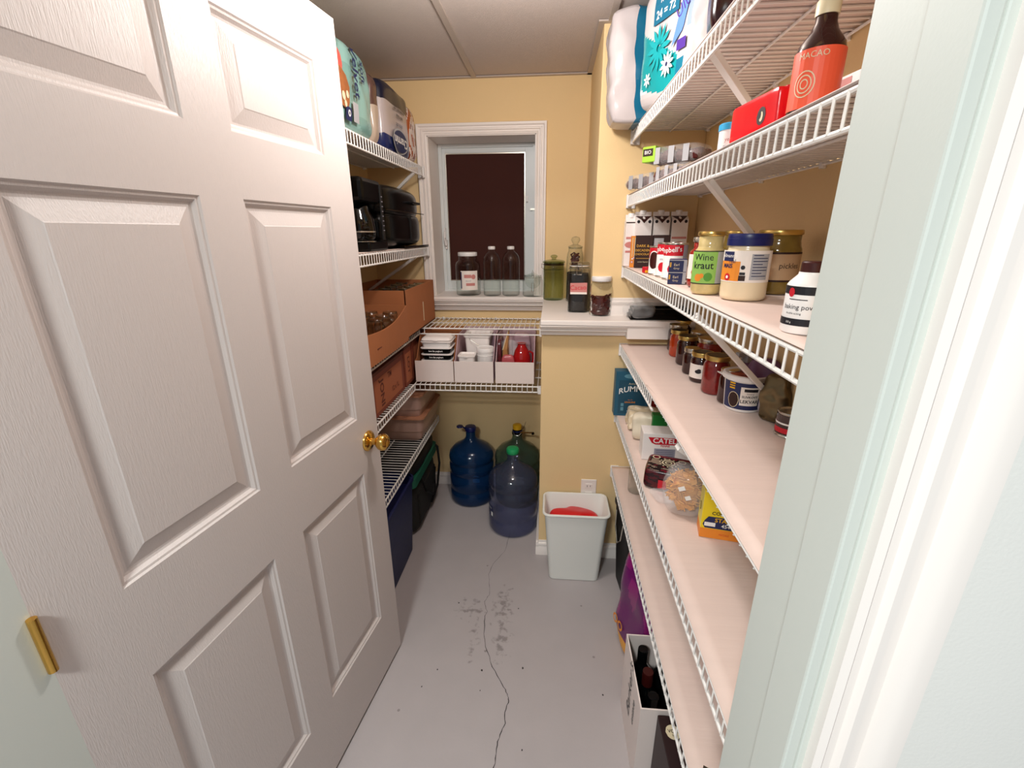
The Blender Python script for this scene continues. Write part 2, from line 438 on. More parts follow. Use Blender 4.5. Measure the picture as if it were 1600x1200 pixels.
struct(make('wall_front_hall', MB().box(XL-.9, XHG-.02, YF-.12, YF-.11, 0, ZC+.3).box(XJ+.019, XR+.9, YF-.12, YF-.11, 0, ZC+.3).box(XHG-.02, XJ+.019, YF-.12, YF-.11, 2.075, ZC+.3), 'hall_paint'))
struct(make('wall_chase', MB().box(XC, XR, YC, YB, ZL, ZC+.1), 'yellow_paint', bevel=.004))
struct(make('wall_half', MB().box(XH, XR, YP, YB, 0, ZL-.02), 'yellow_paint', bevel=.004))

# door frame and casings
b = MB().box(XJ, XJ+.019, YF-.12, YF, 0, 2.075)
jr = struct(make('trim_1', b, 'jamb_paint', bevel=.0015))
make('door_stop', MB().box(XJ-.011, XJ, YF-.12, YF-.075, 0, 2.05), 'jamb_paint', jr, bevel=.002)
make('strike_plate', MB().add([(XJ-.0012, YF-.03, .80), (XJ-.0012, YF, .80), (XJ-.012, YF+.014, .80), (XJ-.0012, YF-.03, .858), (XJ-.0012, YF, .866), (XJ-.012, YF+.014, .856)], [(0, 1, 4, 3), (1, 2, 5, 4)]), 'dark_lid', jr)
struct(make('trim_2', MB().box(XHG-.019, XHG, YF-.12, YF, 0, 2.075), 'jamb_paint', bevel=.0015))
struct(make('trim_3', MB().box(XHG-.019, XJ+.019, YF-.12, YF, 2.056, 2.075), 'jamb_paint', bevel=.0015))
def casing_profile(d=0.018, w=0.062):     # (across, proud)
    return [(0, 0), (0, .010), (.006, .012), (.010, .008), (.016, .008), (.020, .013), (.026, .013), (.029, .009), (.036, .009), (.040, .015), (.050, .018), (w-.003, .018), (w, .014), (w, 0)]
for nm, xa, sg in (('trim_4', XJ+.006, 1), ('trim_5', XHG-.006, -1)):
    pr = casing_profile()
    struct(make(nm, MB().prism([(xa+sg*p[0], YF-.12-p[1]) for p in pr], 'z', 0, 2.12), 'trim_paint', smooth=SM))

# ---- window casing (picture frame, mitred) on the back wall
def frame_sweep(x0, x1, z0, z1, y, pr, sides):
    """profile across runs outward from the opening; proud towards -y"""
    out = {}
    cs = [(x0, z0, -1, -1), (x1, z0, 1, -1), (x1, z1, 1, 1), (x0, z1, -1, 1)]
    for k, nm in enumerate(['bottom', 'right', 'top', 'left']):
        if nm not in sides: continue
        A, B = cs[k], cs[(k+1) % 4]; vs = []
        for (cx, cz, sx, sz) in (A, B):
            for (w, d) in pr: vs.append((cx+sx*w, y-d, cz+sz*w))
        n = len(pr)
        fs = [(i, (i+1) % n, n+(i+1) % n, n+i) for i in range(n)]+[tuple(range(n)), tuple(range(n, 2*n))]
        out[nm] = MB().add(vs, fs)
    return out
win = bpy.data.objects.new('window_1', None); C.objects.link(win); struct(win); win.location = (0, 0, 0)
prf = [(0, 0), (0, .012), (.008, .014), (.012, .010), (.018, .010), (.022, .016), (.028, .016), (.031, .011), (.037, .011), (.041, .018), (.047, .020), (.052, .020), (.054, .016), (.054, 0)]
for nm, mb in frame_sweep(WX0, WX1, WZ0-.004, WZ1, YB, prf, ['left', 'right', 'top']).items():
    make('window_casing', mb, 'trim_paint', win, smooth=SM)
# apron moulding below the sill
pa = [(0, ZL-.010), (-.060, ZL-.010), (-.062, ZL-.016), (-.052, ZL-.020), (-.050, ZL-.028), (-.040, ZL-.031), (-.042, ZL-.040), (-.032, ZL-.044), (-.028, ZL-.052), (-.020, ZL-.060), (-.016, ZL-.072), (0, ZL-.074)]
make('window_apron', MB().prism([(YB+p[0], p[1]) for p in pa], 'x', WX0-.05, XH-.001), 'trim_paint', win, smooth=SM)
# reveal boards
b = MB(); YG = YB+.20
make('window_sill', MB().box(WX0, WX1, YB-.001, YG+.05, ZL-.012, ZL+.008), 'trim_paint', win)
make('sill_nosing', MB().box(WX0-.05, XH-.001, YB-.066, YB+.001, ZL-.010, ZL+.008), 'trim_paint', win, bevel=.003)
make('window_reveal', MB().box(WX0, WX0+.004, YB-.005, YG, ZL, WZ1), 'trim_paint', win)
make('window_reveal', MB().box(WX1-.004, WX1, YB-.005, YG, ZL, WZ1), 'trim_paint', win)
make('window_reveal', MB().box(WX0, WX1, YB-.005, YG, WZ1-.004, WZ1), 'trim_paint', win)
# vinyl frame and sash
def ring(mb, x0, x1, z0, z1, w, y0, y1):
    mb.box(x0, x0+w, y0, y1, z0, z1); mb.box(x1-w, x1, y0, y1, z0, z1)
    mb.box(x0+w, x1-w, y0, y1, z0, z0+w); mb.box(x0+w, x1-w, y0, y1, z1-w, z1); return mb
make('window_frame', ring(MB(), WX0+.004, WX1-.004, ZL, WZ1-.004, .020, YG, YG+.05), 'upvc', win, bevel=.003)
gx0, gx1, gz0, gz1 = WX0+.042, WX1-.066, ZL+.070, WZ1-.050
make('window_sash', MB().box(WX0+.020, gx0, YG+.012, YG+.04, ZL+.016, WZ1-.020).box(gx1, WX1-.020, YG+.012, YG+.04, ZL+.016, WZ1-.020).box(gx0, gx1, YG+.012, YG+.04, ZL+.016, gz0).box(gx0, gx1, YG+.012, YG+.04, gz1, WZ1-.020), 'upvc', win, bevel=.003)
make('pane', MB().box(gx0-.002, gx1+.002, YG+.030, YG+.034, gz0-.002, gz1+.002), 'glass', win)
make('weather_strip', ring(MB(), gx0+.0005, gx1-.0005, gz0+.0005, gz1-.0005, .004, YG+.008, YG+.03), 'silver', win)
h = make('window_handle', MB().tube([(-.616, YG-.002, 1.46), (-.616, YG-.024, 1.47), (-.618, YG-.027, 1.51), (-.618, YG-.025, 1.54), (-.616, YG-.012, 1.56)], [.005, .007, .006, .006, .005], 8), 'plastic_white', win, smooth=SM)
make('handle_base', MB().box(-.622, -.610, YG-.008, YG+.012, 1.448, 1.50), 'plastic_white', win, bevel=.002)
make('hinge_bracket', MB().box(WX1-.036, WX1-.008, YG-.006, YG+.01, 1.655, 1.665), 'silver', win)
make('hinge_bracket', MB().box(WX1-.060, WX1-.050, YG-.004, YG+.012, 1.70, 1.73), 'plastic_white', win)
# brown blind pressed against the pane
bl = tag(make('window_blind', MB().box(gx0+.002, gx1-.002, YG+.016, YG+.019, gz0+.002, gz1-.002), 'blind'), 'dark brown fabric blind filling the window pane', 'blind')

# ---- ledge on the half wall
led = struct(make('trim_6', MB().box(XH-.004, XR, 1.835, YB-.02, ZL-.020, ZL).box(XC+.3, XR, 1.835, 1.9, ZL-.02, ZL-.0001), 'trim_paint', bevel=.003))
pl = [(YP, ZL-.020), (1.842, ZL-.020), (1.838, ZL-.026), (1.846, ZL-.030), (1.850, ZL-.038), (1.860, ZL-.040), (1.857, ZL-.048), (1.868, ZL-.052), (1.878, ZL-.060), (1.880, ZL-.068), (1.890, ZL-.072), (YP, ZL-.074)]
make('ledge_moulding', MB().prism(pl, 'x', XH-.004, .312), 'trim_paint', led, smooth=SM)
make('ledge_front_board', MB().box(.312, XR, 1.842, YP, ZL-.074, ZL-.020), 'trim_paint', led)
# small base trim round the chase on top of the ledge
pb = [(0, 0), (-.014, 0), (-.014, .030), (-.009, .036), (-.009, .044), (-.012, .048), (-.012, .058), (-.006, .062), (-.006, .07), (0, .074)]
struct(make('trim_7', MB().prism([(YC+p[0], ZL+p[1]) for p in pb], 'x', XC-.0, XR), 'trim_paint', smooth=SM))
# baseboards
pbb = [(0, 0), (-.014, 0), (-.014, .042), (-.011, .046), (-.011, .055), (-.014, .058), (-.012, .066), (-.006, .070), (-.004, .080), (0, .080)]
struct(make('baseboard_back', MB().prism([(YB+p[0], p[1]) for p in pbb], 'x', XL, XH), 'trim_paint', smooth=SM))
struct(make('baseboard_half', MB().prism([(YP+p[0], p[1]) for p in pbb], 'x', XH-.012, XR), 'trim_paint', smooth=SM))
struct(make('baseboard_niche', MB().prism([(XH+p[0], p[1]) for p in pbb], 'y', YP-.012, YB), 'trim_paint', smooth=SM))
struct(make('baseboard_left', MB().prism([(XL-p[0], p[1]) for p in pbb], 'y', YF, YB), 'trim_paint', smooth=SM))
struct(make('baseboard_right', MB().prism([(XR+p[0], p[1]) for p in pbb], 'y', YF, YP), 'trim_paint', smooth=SM))
# outlet
t = thing('wall_outlet', 'white electrical outlet plate low on the half wall behind the waste bin', 'outlet', (.197, YP, .375))
make('cover_plate', MB().box(-.036, .036, -.006, 0, -.057, .057), 'outlet', t, bevel=.003)
for z in (-.022, .022):
    r_ = make('receptacle', MB().box(-.016, .016, -.008, -.004, z-.014, z+.014), 'outlet', t, bevel=.002)
    make('slot', MB().box(-.008, -.006, -.0085, -.0078, z-.004, z+.006).box(.006, .008, -.0085, -.0078, z-.003, z+.006), 'ink_black', r_)

# ------------------------------------------------------------------ door
def build_door():
    Wd, Hd, T = .914, 2.029, .035
    d = bpy.data.objects.new('door_1', None); C.objects.link(d); struct(d)
    ang = 0.1294
    fx, fy = -.5554, 1.3167
    # local: x = distance from the hinge along the door, y = thickness (face +... towards room is -y), z up
    hx, hy = fx-Wd*sin(ang), fy-Wd*cos(ang)
    d.location = (hx, hy, .014); d.rotation_euler[2] = pi/2-ang
    xs_ = [.11, .406, .508, .804]                       # measured from hinge side (symmetric)
    rows = [(.240, .812), (.992, 1.586), (1.705, 1.909)]
    cells = []
    cx = [(Wd-.804, Wd-.508), (Wd-.406, Wd-.110)]
    # slab without panels: stiles and rails
    b = MB()
    xcuts = [0, cx[0][0], cx[0][1], cx[1][0], cx[1][1], Wd]
    zc = [0, rows[0][0], rows[0][1], rows[1][0], rows[1][1], rows[2][0], rows[2][1], Hd]
    for i in range(5):
        for j in range(7):
            if i in (1, 3) and j in (1, 3, 5): continue
            for y in (0, T):
                b.add([(xcuts[i], y, zc[j]), (xcuts[i+1], y, zc[j]), (xcuts[i+1], y, zc[j+1]), (xcuts[i], y, zc[j+1])], [(0, 1, 2, 3) if y == 0 else (3, 2, 1, 0)])
    for (x0, x1, z0, z1) in [(0, 0, 0, Hd), (Wd, Wd, 0, Hd)]:
        b.add([(x0, 0, z0), (x0, T, z0), (x0, T, z1), (x0, 0, z1)], [(0, 1, 2, 3)])
    for z in (0, Hd): b.add([(0, 0, z), (Wd, 0, z), (Wd, T, z), (0, T, z)], [(0, 1, 2, 3)])
    make('door_slab', b, 'door_paint', d)
    prof = [(0, 0), (.003, .0035), (.007, .0045), (.009, .007), (.012, .0105), (.016, .012), (.020, .012), (.048, .004), (.050, .0028)]
    for (x0, x1) in cx:
        for (z0, z1) in rows:
            b = MB()
            for side in (0, 1):
                rings = []
                for (w, dp) in prof:
                    y = dp if side == 0 else T-dp
                    rings.append([(x0+w, y, z0+w), (x1-w, y, z0+w), (x1-w, y, z1-w), (x0+w, y, z1-w)])
                vs = [v for g in rings for v in g]; fs = []
                for k in range(len(prof)-1):
                    for j in range(4): fs.append((4*k+j, 4*k+(j+1) % 4, 4*k+4+(j+1) % 4, 4*k+4+j))
                k = 4*(len(prof)-1); fs.append((k, k+1, k+2, k+3))
                b.add(vs, fs)
            make('door_panel', b, 'door_paint', d)
    # knob, on the face towards the camera (local -y)
    kx, kz = Wd-.064, .902
    k = bpy.data.objects.new('door_knob', None); C.objects.link(k); k.parent = d; k.location = (kx, 0, kz); k.rotation_euler[0] = pi/2
    make('rosette', MB().lathe([(.0, 0), (.033, 0), (.033, .003), (.030, .007), (.024, .010), (.016, .012), (.013, .013)], 32), 'brass', k, smooth=SM)
    make('knob', MB().lathe([(.012, .010), (.0115, .026), (.0125, .030), (.019, .034), (.0255, .042), (.0275, .050), (.026, .058), (.021, .064), (.014, .066), (.012, .0645), (.0, .063)], 32), 'brass', k, smooth=SM)
    make('latch_plate', MB().box(Wd-.0002, Wd+.0012, .006, .029, kz-.028, kz+.028), 'brass', d, bevel=.0004)
    for z in (.25, 1.0, 1.78):
        make('hinge', MB().tube([(0, -.006, z-.045), (0, -.006, z+.045)], .006, 10), 'brass', d, smooth=SM)
    return d
build_door()

# ------------------------------------------------------------------ wire shelves
WR = 0.0021
def wire_shelf(name, label, org, along, inward, length, depth, caps=(True, True), braces=(), lip=.040, mids=1, pitch=.0254, bdrop=.30, wires=None, group=None, lip_a=0.0, lip_b=1e9):
    """org: front corner at deck height. along / inward unit vectors."""
    A = Vector(along+(0,)); I = Vector(inward+(0,))
    t = thing(name, label, 'wire shelf', org, 0, group)
    z = Vector((0, 0, 1))
    def rod(nm, off_i, off_z, r, a=0.0, bb=None):
        bb = length if bb is None else bb
        make(nm, MB().tube([A*a+I*off_i+z*off_z, A*bb+I*off_i+z*off_z], r, 8), 'wire_white', t, smooth=SM)
    rod('front_rod', -.0005, -.004, .0036); rod('lip_rod', -.001, -lip, .0036, lip_a); rod('back_rod', depth-.006, -.0045, .003)
    for m_ in range(mids): rod('middle_rod', depth*(m_+1)/(mids+1), -.0045, .0028)
    b = MB(); n = int(length/pitch)
    for i in range(n+1):
        if wires and not wires(i*pitch): continue
        s = A*(i*pitch+.004)
        b.tube([s+I*(depth-.004), s+I*.004, s-I*.003-z*.003, s-I*.0035-z*(lip if lip_a <= i*pitch <= lip_b else .007)], WR, 5)
    stuff(make('deck_wires', b, 'wire_white', t, smooth=SM))
    for k, c in enumerate(caps):
        if not c: continue
        s = A*(length+.001 if k else -.001); g = A*(1 if k else -1)
        e = MB()
        P = [s-I*.007, s+I*.028, s+I*.028+g*.005, s-I*.007+g*.005]
        vs = [p-z*(lip+.008) for p in P]+[p+z*.004 for p in P]
        e.add(vs, [(0, 1, 2, 3), (4, 5, 6, 7), (0, 1, 5, 4), (1, 2, 6, 5), (2, 3, 7, 6), (3, 0, 4, 7)])
        P = [s-I*.009-g*.014, s+I*.006-g*.014, s+I*.006, s-I*.009]
        vs = [p-z*(lip+.006) for p in P]+[p-z*.000 for p in P]
        e.add(vs, [(0, 1, 2, 3), (4, 5, 6, 7), (0, 1, 5, 4), (1, 2, 6, 5), (2, 3, 7, 6), (3, 0, 4, 7)])
        make('end_bracket', e, 'plastic_white', t)
        make('bracket_screw', MB().tube([s+I*.012-g*.001-z*.02, s+I*.012+g*.004-z*.02], .004, 8), 'silver', t)
    for (p0, p1, wd) in braces:
        p0 = Vector(p0)-Vector(org); p1 = Vector(p1)-Vector(org)
        dd = (p1-p0).normalized(); sd = Vector((0, 1, 0)) if abs(A.x) < .5 else Vector((1, 0, 0))
        sd = A; nn = dd.cross(sd).normalized()
        h_ = wd/2*1.5; vs = []
        for p in (p0, p1):
            vs += [p+sd*h_, p+sd*h_*.9+nn*.012, p-sd*h_*.9+nn*.012, p-sd*h_]
        e = MB().add(vs, [(0, 1, 5, 4), (1, 2, 6, 5), (2, 3, 7, 6), (3, 0, 4, 7), (0, 3, 2, 1), (4, 5, 6, 7)])
        make('brace', e, 'wire_white', t, bevel=.001)
        make('brace_foot', MB().box(p1.x-.004, p1.x+.004, p1.y-h_, p1.y+h_, p1.z-.03, p1.z+.006), 'wire_white', t, bevel=.001)
    # wall clips along the back rod
    for i in range(int(length/.3)+1):
        s = A*min(length-.03, .06+i*.3)+I*(depth-.004)
        e = MB().lathe([(0, 0), (.007, 0), (.007, .012), (.004, .014), (0, .014)], 10, c=(s.x, s.y, -.012))
        make('wall_clip', e, 'plastic_white', t)
    return t
XS = .300; DPT = XR-XS-.002
YN = YF+.03
ZR = dict(r1=1.900, r2=1.672, r3=1.400, r4=1.085, r5=.780, r6=.505)
G = 'white wire shelves on the right wall'
br = lambda z, y0, y1, dz: [((XS+.004, y0, z-.036), (XR-.006, y0+.12, z-dz), .018)]
wire_shelf('wire_shelf', 'highest wire shelf on the right wall, holding bath tissue packs', (XS, YN, ZR['r1']), (0, 1), (1, 0), YC-YN-.006, DPT, (False, True),
           [((XS+.003, 1.075, 1.862), (XR-.006, 1.29, 1.695), .018)], group=G)
wire_shelf('wire_shelf', 'second highest wire shelf on the right wall, holding red packet and berries', (XS, YN, ZR['r2']), (0, 1), (1, 0), YC-YN-.006, DPT, (False, True),
           [((XS+.003, 1.025, 1.632), (XR-.006, 1.22, 1.43), .018)], group=G)
wire_shelf('wire_shelf', 'wire shelf at eye level on the right wall, holding soup cans and mayonnaise', (XS, YN, ZR['r3']), (0, 1), (1, 0), YC-YN-.006, DPT, (False, True),
           [((XS+.003, .985, 1.362), (XR-.006, 1.14, 1.12), .018)], group=G)
wire_shelf('wire_shelf', 'wire shelf on the right wall holding rows of jam jars', (XS, YN, ZR['r4']), (0, 1), (1, 0), YP-YN-.006, DPT, (False, True), lip_a=.80, braces=
           [((XS+.003, 1.0, 1.047), (XR-.006, 1.12, .83), .018)], group=G)
wire_shelf('wire_shelf', 'wire shelf on the right wall holding pasta and starch boxes', (XS, YN, ZR['r5']), (0, 1), (1, 0), YP-YN-.006, DPT, (False, True), group=G)
wire_shelf('wire_shelf', 'lowest wire shelf on the right wall, above the wine carton', (XS, YN, ZR['r6']), (0, 1), (1, 0), YP-YN-.006, DPT, (False, True), group=G)

def liner(label, z, y0, y1, material='liner', x0=XS-.004, x1=XR-.004, fold=None, waves=.0006, group='shelf liners on the right wall'):
    b = MB(); ny, nx = 60, 8; vs = []
    for i in range(ny+1):
        y = y0+(y1-y0)*i/ny
        for j in range(nx+1):
            x = x0+(x1-x0)*j/nx
            vs.append((x, y, z+.0024+waves*(1+noise.noise(Vector((x*9, y*9, z*7))))))
    b.add(vs, [(i*(nx+1)+j, i*(nx+1)+j+1, (i+1)*(nx+1)+j+1, (i+1)*(nx+1)+j) for i in range(ny) for j in range(nx)])
    if fold:
        f0, f1, wdt, rise = fold; n = 30; vs = []
        for i in range(n+1):
            y = f0+(f1-f0)*i/n; k = max(0, min(1, (f1-y)/.25))
            vs += [(x0-.001, y, z+.0024), (x0+wdt*k+.001, y, z+.0044+rise*k), (x0+wdt*k+.004, y, z+.0030)]
        b.add(vs, [q for i in range(n) for q in ((3*i, 3*i+3, 3*i+4, 3*i+1), (3*i+1, 3*i+4, 3*i+5, 3*i+2))])
    o = make('shelf_liner', b, material, smooth=SM)
    o.modifiers.new('s', 'SOLIDIFY').thickness = .0012
    return tag(o, label, 'shelf liner', group)
liner('translucent plastic liner lying on the highest right shelf', ZR['r1'], YN, YC-.01, 'liner_clear')
liner('translucent plastic liner lying on the shelf under the red packet', ZR['r2'], YN, YC-.01, 'liner_clear')
liner('pale pink liner under the soup cans and mayonnaise jar', ZR['r3'], YN, YC-.01)
liner('pale pink liner under the jam jars, its front edge folded over', ZR['r4'], YN, YP-.01, fold=(YN, 1.35, .022, .004))
liner('pale pink liner under the pasta and starch boxes', ZR['r5'], YN, YP-.01)
liner('pale pink liner on the lowest right shelf', ZR['r6'], YN, YP-.01)

XLS = -.668; DL = XLS-XL-.002
GL = 'white wire shelves on the left wall and in the niche'
wire_shelf('wire_shelf', 'highest left wire shelf, carrying the bath tissue bags', (XLS, 1.0, 1.858), (0, 1), (-1, 0), YB-1.0-.03, DL, (False, True),
           [((XLS-.003, 2.33, 1.815), (XL+.006, 2.45, 1.60), .018)], lip=.045, group=GL)
wire_shelf('wire_shelf', 'second highest left wire shelf, carrying black kitchen appliances', (XLS, 1.0, 1.466), (0, 1), (-1, 0), YB-1.0-.03, DL, (False, True),
           [((XLS-.003, 2.27, 1.430), (XL+.006, 2.36, 1.25), .018)], lip=.042, group=GL)
wire_shelf('wire_shelf', 'left wire shelf under the open cardboard boxes of glass jars', (XLS-.002, 1.0, 1.080), (0, 1), (-1, 0), 1.24, DL-.002, (False, False), lip=.036, group=GL)
wire_shelf('wire_shelf', 'left wire shelf carrying the printed brown cartons', (XLS, 1.0, .826), (0, 1), (-1, 0), 1.085, DL, (False, False), lip=.034, group=GL)
wire_shelf('wire_shelf', 'lowest left wire shelf, carrying the pinkish storage tubs', (XLS, 1.0, .486), (0, 1), (-1, 0), 1.5, DL, (False, False), lip=.036, group=GL)
wire_shelf('wire_shelf', 'empty wire shelf in the niche below the window', (XLS, 2.235, 1.080), (1, 0), (0, 1), XH-XLS-.004, YB-2.235-.003, (False, True), lip=.033, lip_b=.03, group=GL)
wire_shelf('wire_shelf', 'niche wire shelf carrying three white cardboard trays', (XLS, 2.09, .826), (1, 0), (0, 1), XH-XLS-.004, YB-2.09-.003, (False, True), lip=.032, mids=2, group=GL)
liner('white liner on the shelf under the black appliances', 1.466, 1.0, YB-.2, 'liner', x0=XL+.004, x1=XLS-.002, group='liners on the left shelves')
liner('white liner on the shelf under the tissue bags', 1.858, 1.0, YB-.05, 'liner_clear', x0=XL+.004, x1=XLS-.012, group='liners on the left shelves')

# ------------------------------------------------------------------ jars and bottles
def glass_shell(mb, prof, t=.003, n=40):
    """prof: outer profile from (R,0) up to the mouth; makes a walled vessel"""
    # one thin wall with a rolled mouth
    rm, zm = prof[-1]
    P = [(0, .0005)]+prof+[(rm-t*.5, zm+.0006), (rm-t, zm-.0008), (rm-t, zm-.006)]
    return mb.lathe(P, n)
def jar_profile(R, h, neck, sh=.75, foot=.006):
    hs = h*sh
    return [(R-foot, 0), (R-foot*.3, foot*.5), (R, foot*1.4), (R, hs-.01*h), (R*.985, hs+.03*h), (R*.93, hs+.08*h), (neck*1.02, hs+.13*h), (neck, hs+.16*h), (neck, h)]
def screw_lid(t, r, z, h, material, name='lid', rim=.0015):
    return make(name, MB().lathe([(0, z+h), (r-.004, z+h), (r-.001, z+h-.001), (r, z+h-.004), (r, z+.002), (r-rim, z), (r-.004, z)], 36), material, t, smooth=SM)
def glass_jar(label, loc, R, h, neck, lid_h, lid_mat, rotz=0, gm='glass', name='glass_jar', cat='jar', group=None, sh=.75, t=.003, fill=None, fill_mat=None):
    t_ = thing(name, label, cat, loc, rotz, group)
    hb = h-lid_h*.75
    pr = jar_profile(R, hb, neck, sh)
    make('vessel', glass_shell(MB(), pr, t), gm, t_, smooth=1.2)
    if lid_mat: screw_lid(t_, neck+.003, h-lid_h, lid_h, lid_mat)
    if fill:
        ri = R-t-.0008
        make('contents', MB().lathe([(0, .006), (ri-.005, .006), (ri, .012), (ri, fill*h-.004), (ri-.003, fill*h), (0, fill*h)], 36), fill_mat, t_, smooth=SM)
    return t_
Z1 = ZL
# big gallon jar with a printed label (seen from the back and front)
t = glass_jar('large empty glass jar with white lid and torn paper label on window sill', (-.464, 2.570, Z1+.009), .069, .231, .050, .020, 'plastic_white', face(-.466, 2.6), sh=.74)
lab = make('paper_label', patch(MB(), .0697, .032, .135, -.62, .80, 16), 'paper_label', t)
decal('label_print', lab, 'label_pink', on_cyl(.0702, .085, .1), [('d', .022, .018, .013), ('r', -.03, .01, .012, .03), ('r', -.02, .03, -.03, -.015)])
decal('label_edge', lab, 'ink_navy', on_cyl(.0703, .085, -.62), [('r', 0, .006, -.045, .045)])
lettering('sauce', .014, 'label_grey', lab, on_cyl(.0704, .082, .0))
# two swing bottles
def bottle(label, loc):
    t = thing('glass_bottle', label, 'bottle', loc, 0, 'tall glass bottles on the window sill')
    R = .048; H = .262
    pr = [(R-.006, 0), (R-.001, .003), (R, .010), (R, .178), (R*.98, .192), (R*.90, .208), (R*.74, .222), (R*.52, .233), (.0165, .241), (.0155, .252), (.0155, H-.006)]
    make('vessel', glass_shell(MB(), pr, .0028), 'glass', t, smooth=1.2)
    screw_lid(t, .0195, H-.016, .016, 'plastic_white', 'cap')
    return t
bottle('tall empty glass bottle with white cap next to the large jar', (-.326, 2.545, Z1+.009))
bottle('tall empty glass bottle with white cap, the right one of the pair', (-.222, 2.548, Z1+.009))
# clip-top jar lying with its lid open
t = thing('clip_top_jar', 'small squat clip-top jar with round glass lid hanging open on sill', 'jar', (-.100, 2.528, Z1+.009), face(-.1, 2.6))
make('vessel', glass_shell(MB(), jar_profile(.056, .112, .047, .74), .003), 'glass', t, smooth=1.2)
l = make('lid', MB().lathe([(0, 0), (.038, 0), (.041, .003), (.041, .007), (.036, .010), (.028, .008), (.024, .011), (0, .012)], 32), 'glass', t, smooth=SM)
l.location = (0, -.058, .088); l.rotation_euler = (pi/2, 0, 0)
make('wire_clip', MB().tube([(-.004, -.052, .105), (-.004, -.063, .13), (-.002, -.06, .142), (.004, -.063, .13), (.004, -.052, .105)], .0014, 6).tube([(-.008, -.058, .05), (-.006, -.064, .075), (.006, -.064, .075), (.008, -.058, .05), (.006, -.06, .03), (-.006, -.06, .03)], .0014, 6, closed=True).lathe([(.0485, .100), (.0500, .100), (.0500, .102), (.0485, .102)], 24, closed=True), 'silver', t)
# green glass jar with glass lid
t = glass_jar('tall greenish glass jar with domed glass lid, at the left on ledge', (.012, 2.455, Z1), .054, .195, .051, .0, None, face(0, 2.4), gm='green_glass', sh=.84, t=.004)
make('lid', MB().lathe([(0, .186), (.050, .186), (.058, .190), (.060, .194), (.056, .199), (.048, .203), (.03, .206), (.012, .208), (.011, .214), (.018, .219), (.018, .225), (.010, .230), (0, .231)], 32), 'green_glass', t, smooth=SM)
make('rim_band', MB().lathe([(.0525, .178), (.0545, .178), (.0545, .185), (.0525, .185)], 28, closed=True), 'dark_lid', t)
make('embossed_ring', MB().lathe([(.0540, .156), (.0552, .158), (.0540, .160)], 28), 'green_glass', t, smooth=SM)
make('wire_clip', MB().tube([(-.055, -.004, .182), (-.064, -.004, .186), (-.064, .004, .165), (-.056, .004, .160)], .0013, 6), 'silver', t)
# back tall jar with dark beans
t = glass_jar('tall clear jar of dark pods standing behind the cocoa jar', (.118, 2.40, Z1), .042, .27, .034, .0, None, face(.12, 2.4), sh=.80, t=.003, fill=.55, fill_mat='coffee')
make('stopper', MB().lathe([(0, .262), (.033, .262), (.036, .268), (.036, .274), (.020, .280), (.012, .284), (.018, .294), (.023, .304), (.018, .316), (0, .322)], 28), 'glass', t, smooth=SM)
b = MB(); rnd = random.Random(2)
for k in range(16):
    a0 = rnd.uniform(0, 2*pi); z0 = .16+.004*k; b.tube([(.022*cos(a0), .022*sin(a0), z0), (.018*cos(a0+2), .018*sin(a0+2), z0+.022), (.022*cos(a0+3.5), .022*sin(a0+3.5), z0+.012)], .0045, 6)
stuff(make('dried_pods', b, 'chili', t, smooth=SM))
# black jar with orange cocoa label
t = thing('clip_top_jar', 'tall square glass jar of dark cocoa powder with orange label', 'jar', (.123, 2.075, Z1), face(.12, 2.07))
def sq(mb, r0, prof, n=36, p=5):
    vs = []; 
    for (s_, z) in prof:
        for j in range(n):
            a0 = 2*pi*j/n; k = (abs(cos(a0))**p+abs(sin(a0))**p)**(-1/p)
            if s_ < r0*.80: k = 1
            vs.append((s_*k*cos(a0), s_*k*sin(a0), z))
    fs = [(i*n+j, i*n+(j+1) % n, (i+1)*n+(j+1) % n, (i+1)*n+j) for i in range(len(prof)-1) for j in range(n)]
    return mb.add(vs, fs)
P = [(0.001, 0), (.040, 0), (.0455, .004), (.047, .012), (.047, .155), (.0455, .168), (.042, .178), (.041, .186), (.041, .200)]
I_ = [(max(r-.003, .001), max(z, .004)) for r, z in P][::-1]
make('vessel', sq(MB(), .047, P), 'glass', t, smooth=1.2)
make('contents', sq(MB(), .047, [(.001, .006), (.038, .006), (.042, .010), (.0432, .018), (.0432, .150), (.040, .168), (.001, .170)]), 'coffee', t, smooth=1.0)
lb = make('paper_label', MB().add([(-.036, -.0478, .082), (.037, -.0478, .082), (.036, -.0478, .132), (-.037, -.0478, .130)], [(0, 1, 2, 3)]), 'label_pink', t); lb['label'] = 'orange handwritten label'
lettering('Cacao', .028, 'ink_red', lb, on_front(-.002, -.0482, .110), rot=.05)
decal('label_base', lb, 'paper_label', on_front(0, -.0481, .088), [('r', -.036, .036, -.006, .003)])
make('lid', MB().lathe([(0, .202), (.041, .202), (.044, .206), (.044, .212), (.038, .216), (.030, .214), (0, .213)], 32), 'glass', t, smooth=SM)
make('wire_clip', MB().tube([(-.045, -.02, .190), (-.045, .02, .190), (0, .0465, .190), (.045, .02, .190), (.045, -.02, .190), (0, -.0465, .190)], .0014, 6, closed=True).tube([(-.012, -.046, .190), (-.010, -.052, .166), (.010, -.052, .166), (.012, -.046, .190), (.008, -.048, .212), (-.008, -.048, .212)], .0015, 6, closed=True).tube([(-.008, -.045, .208), (-.004, -.03, .219), (0, 0, .222)], .0014, 6), 'silver', t, smooth=SM)
make('rubber_seal', MB().lathe([(.0395, .1985), (.0425, .1985), (.0425, .2015), (.0395, .2015)], 28, closed=True), 'paper_label', t)
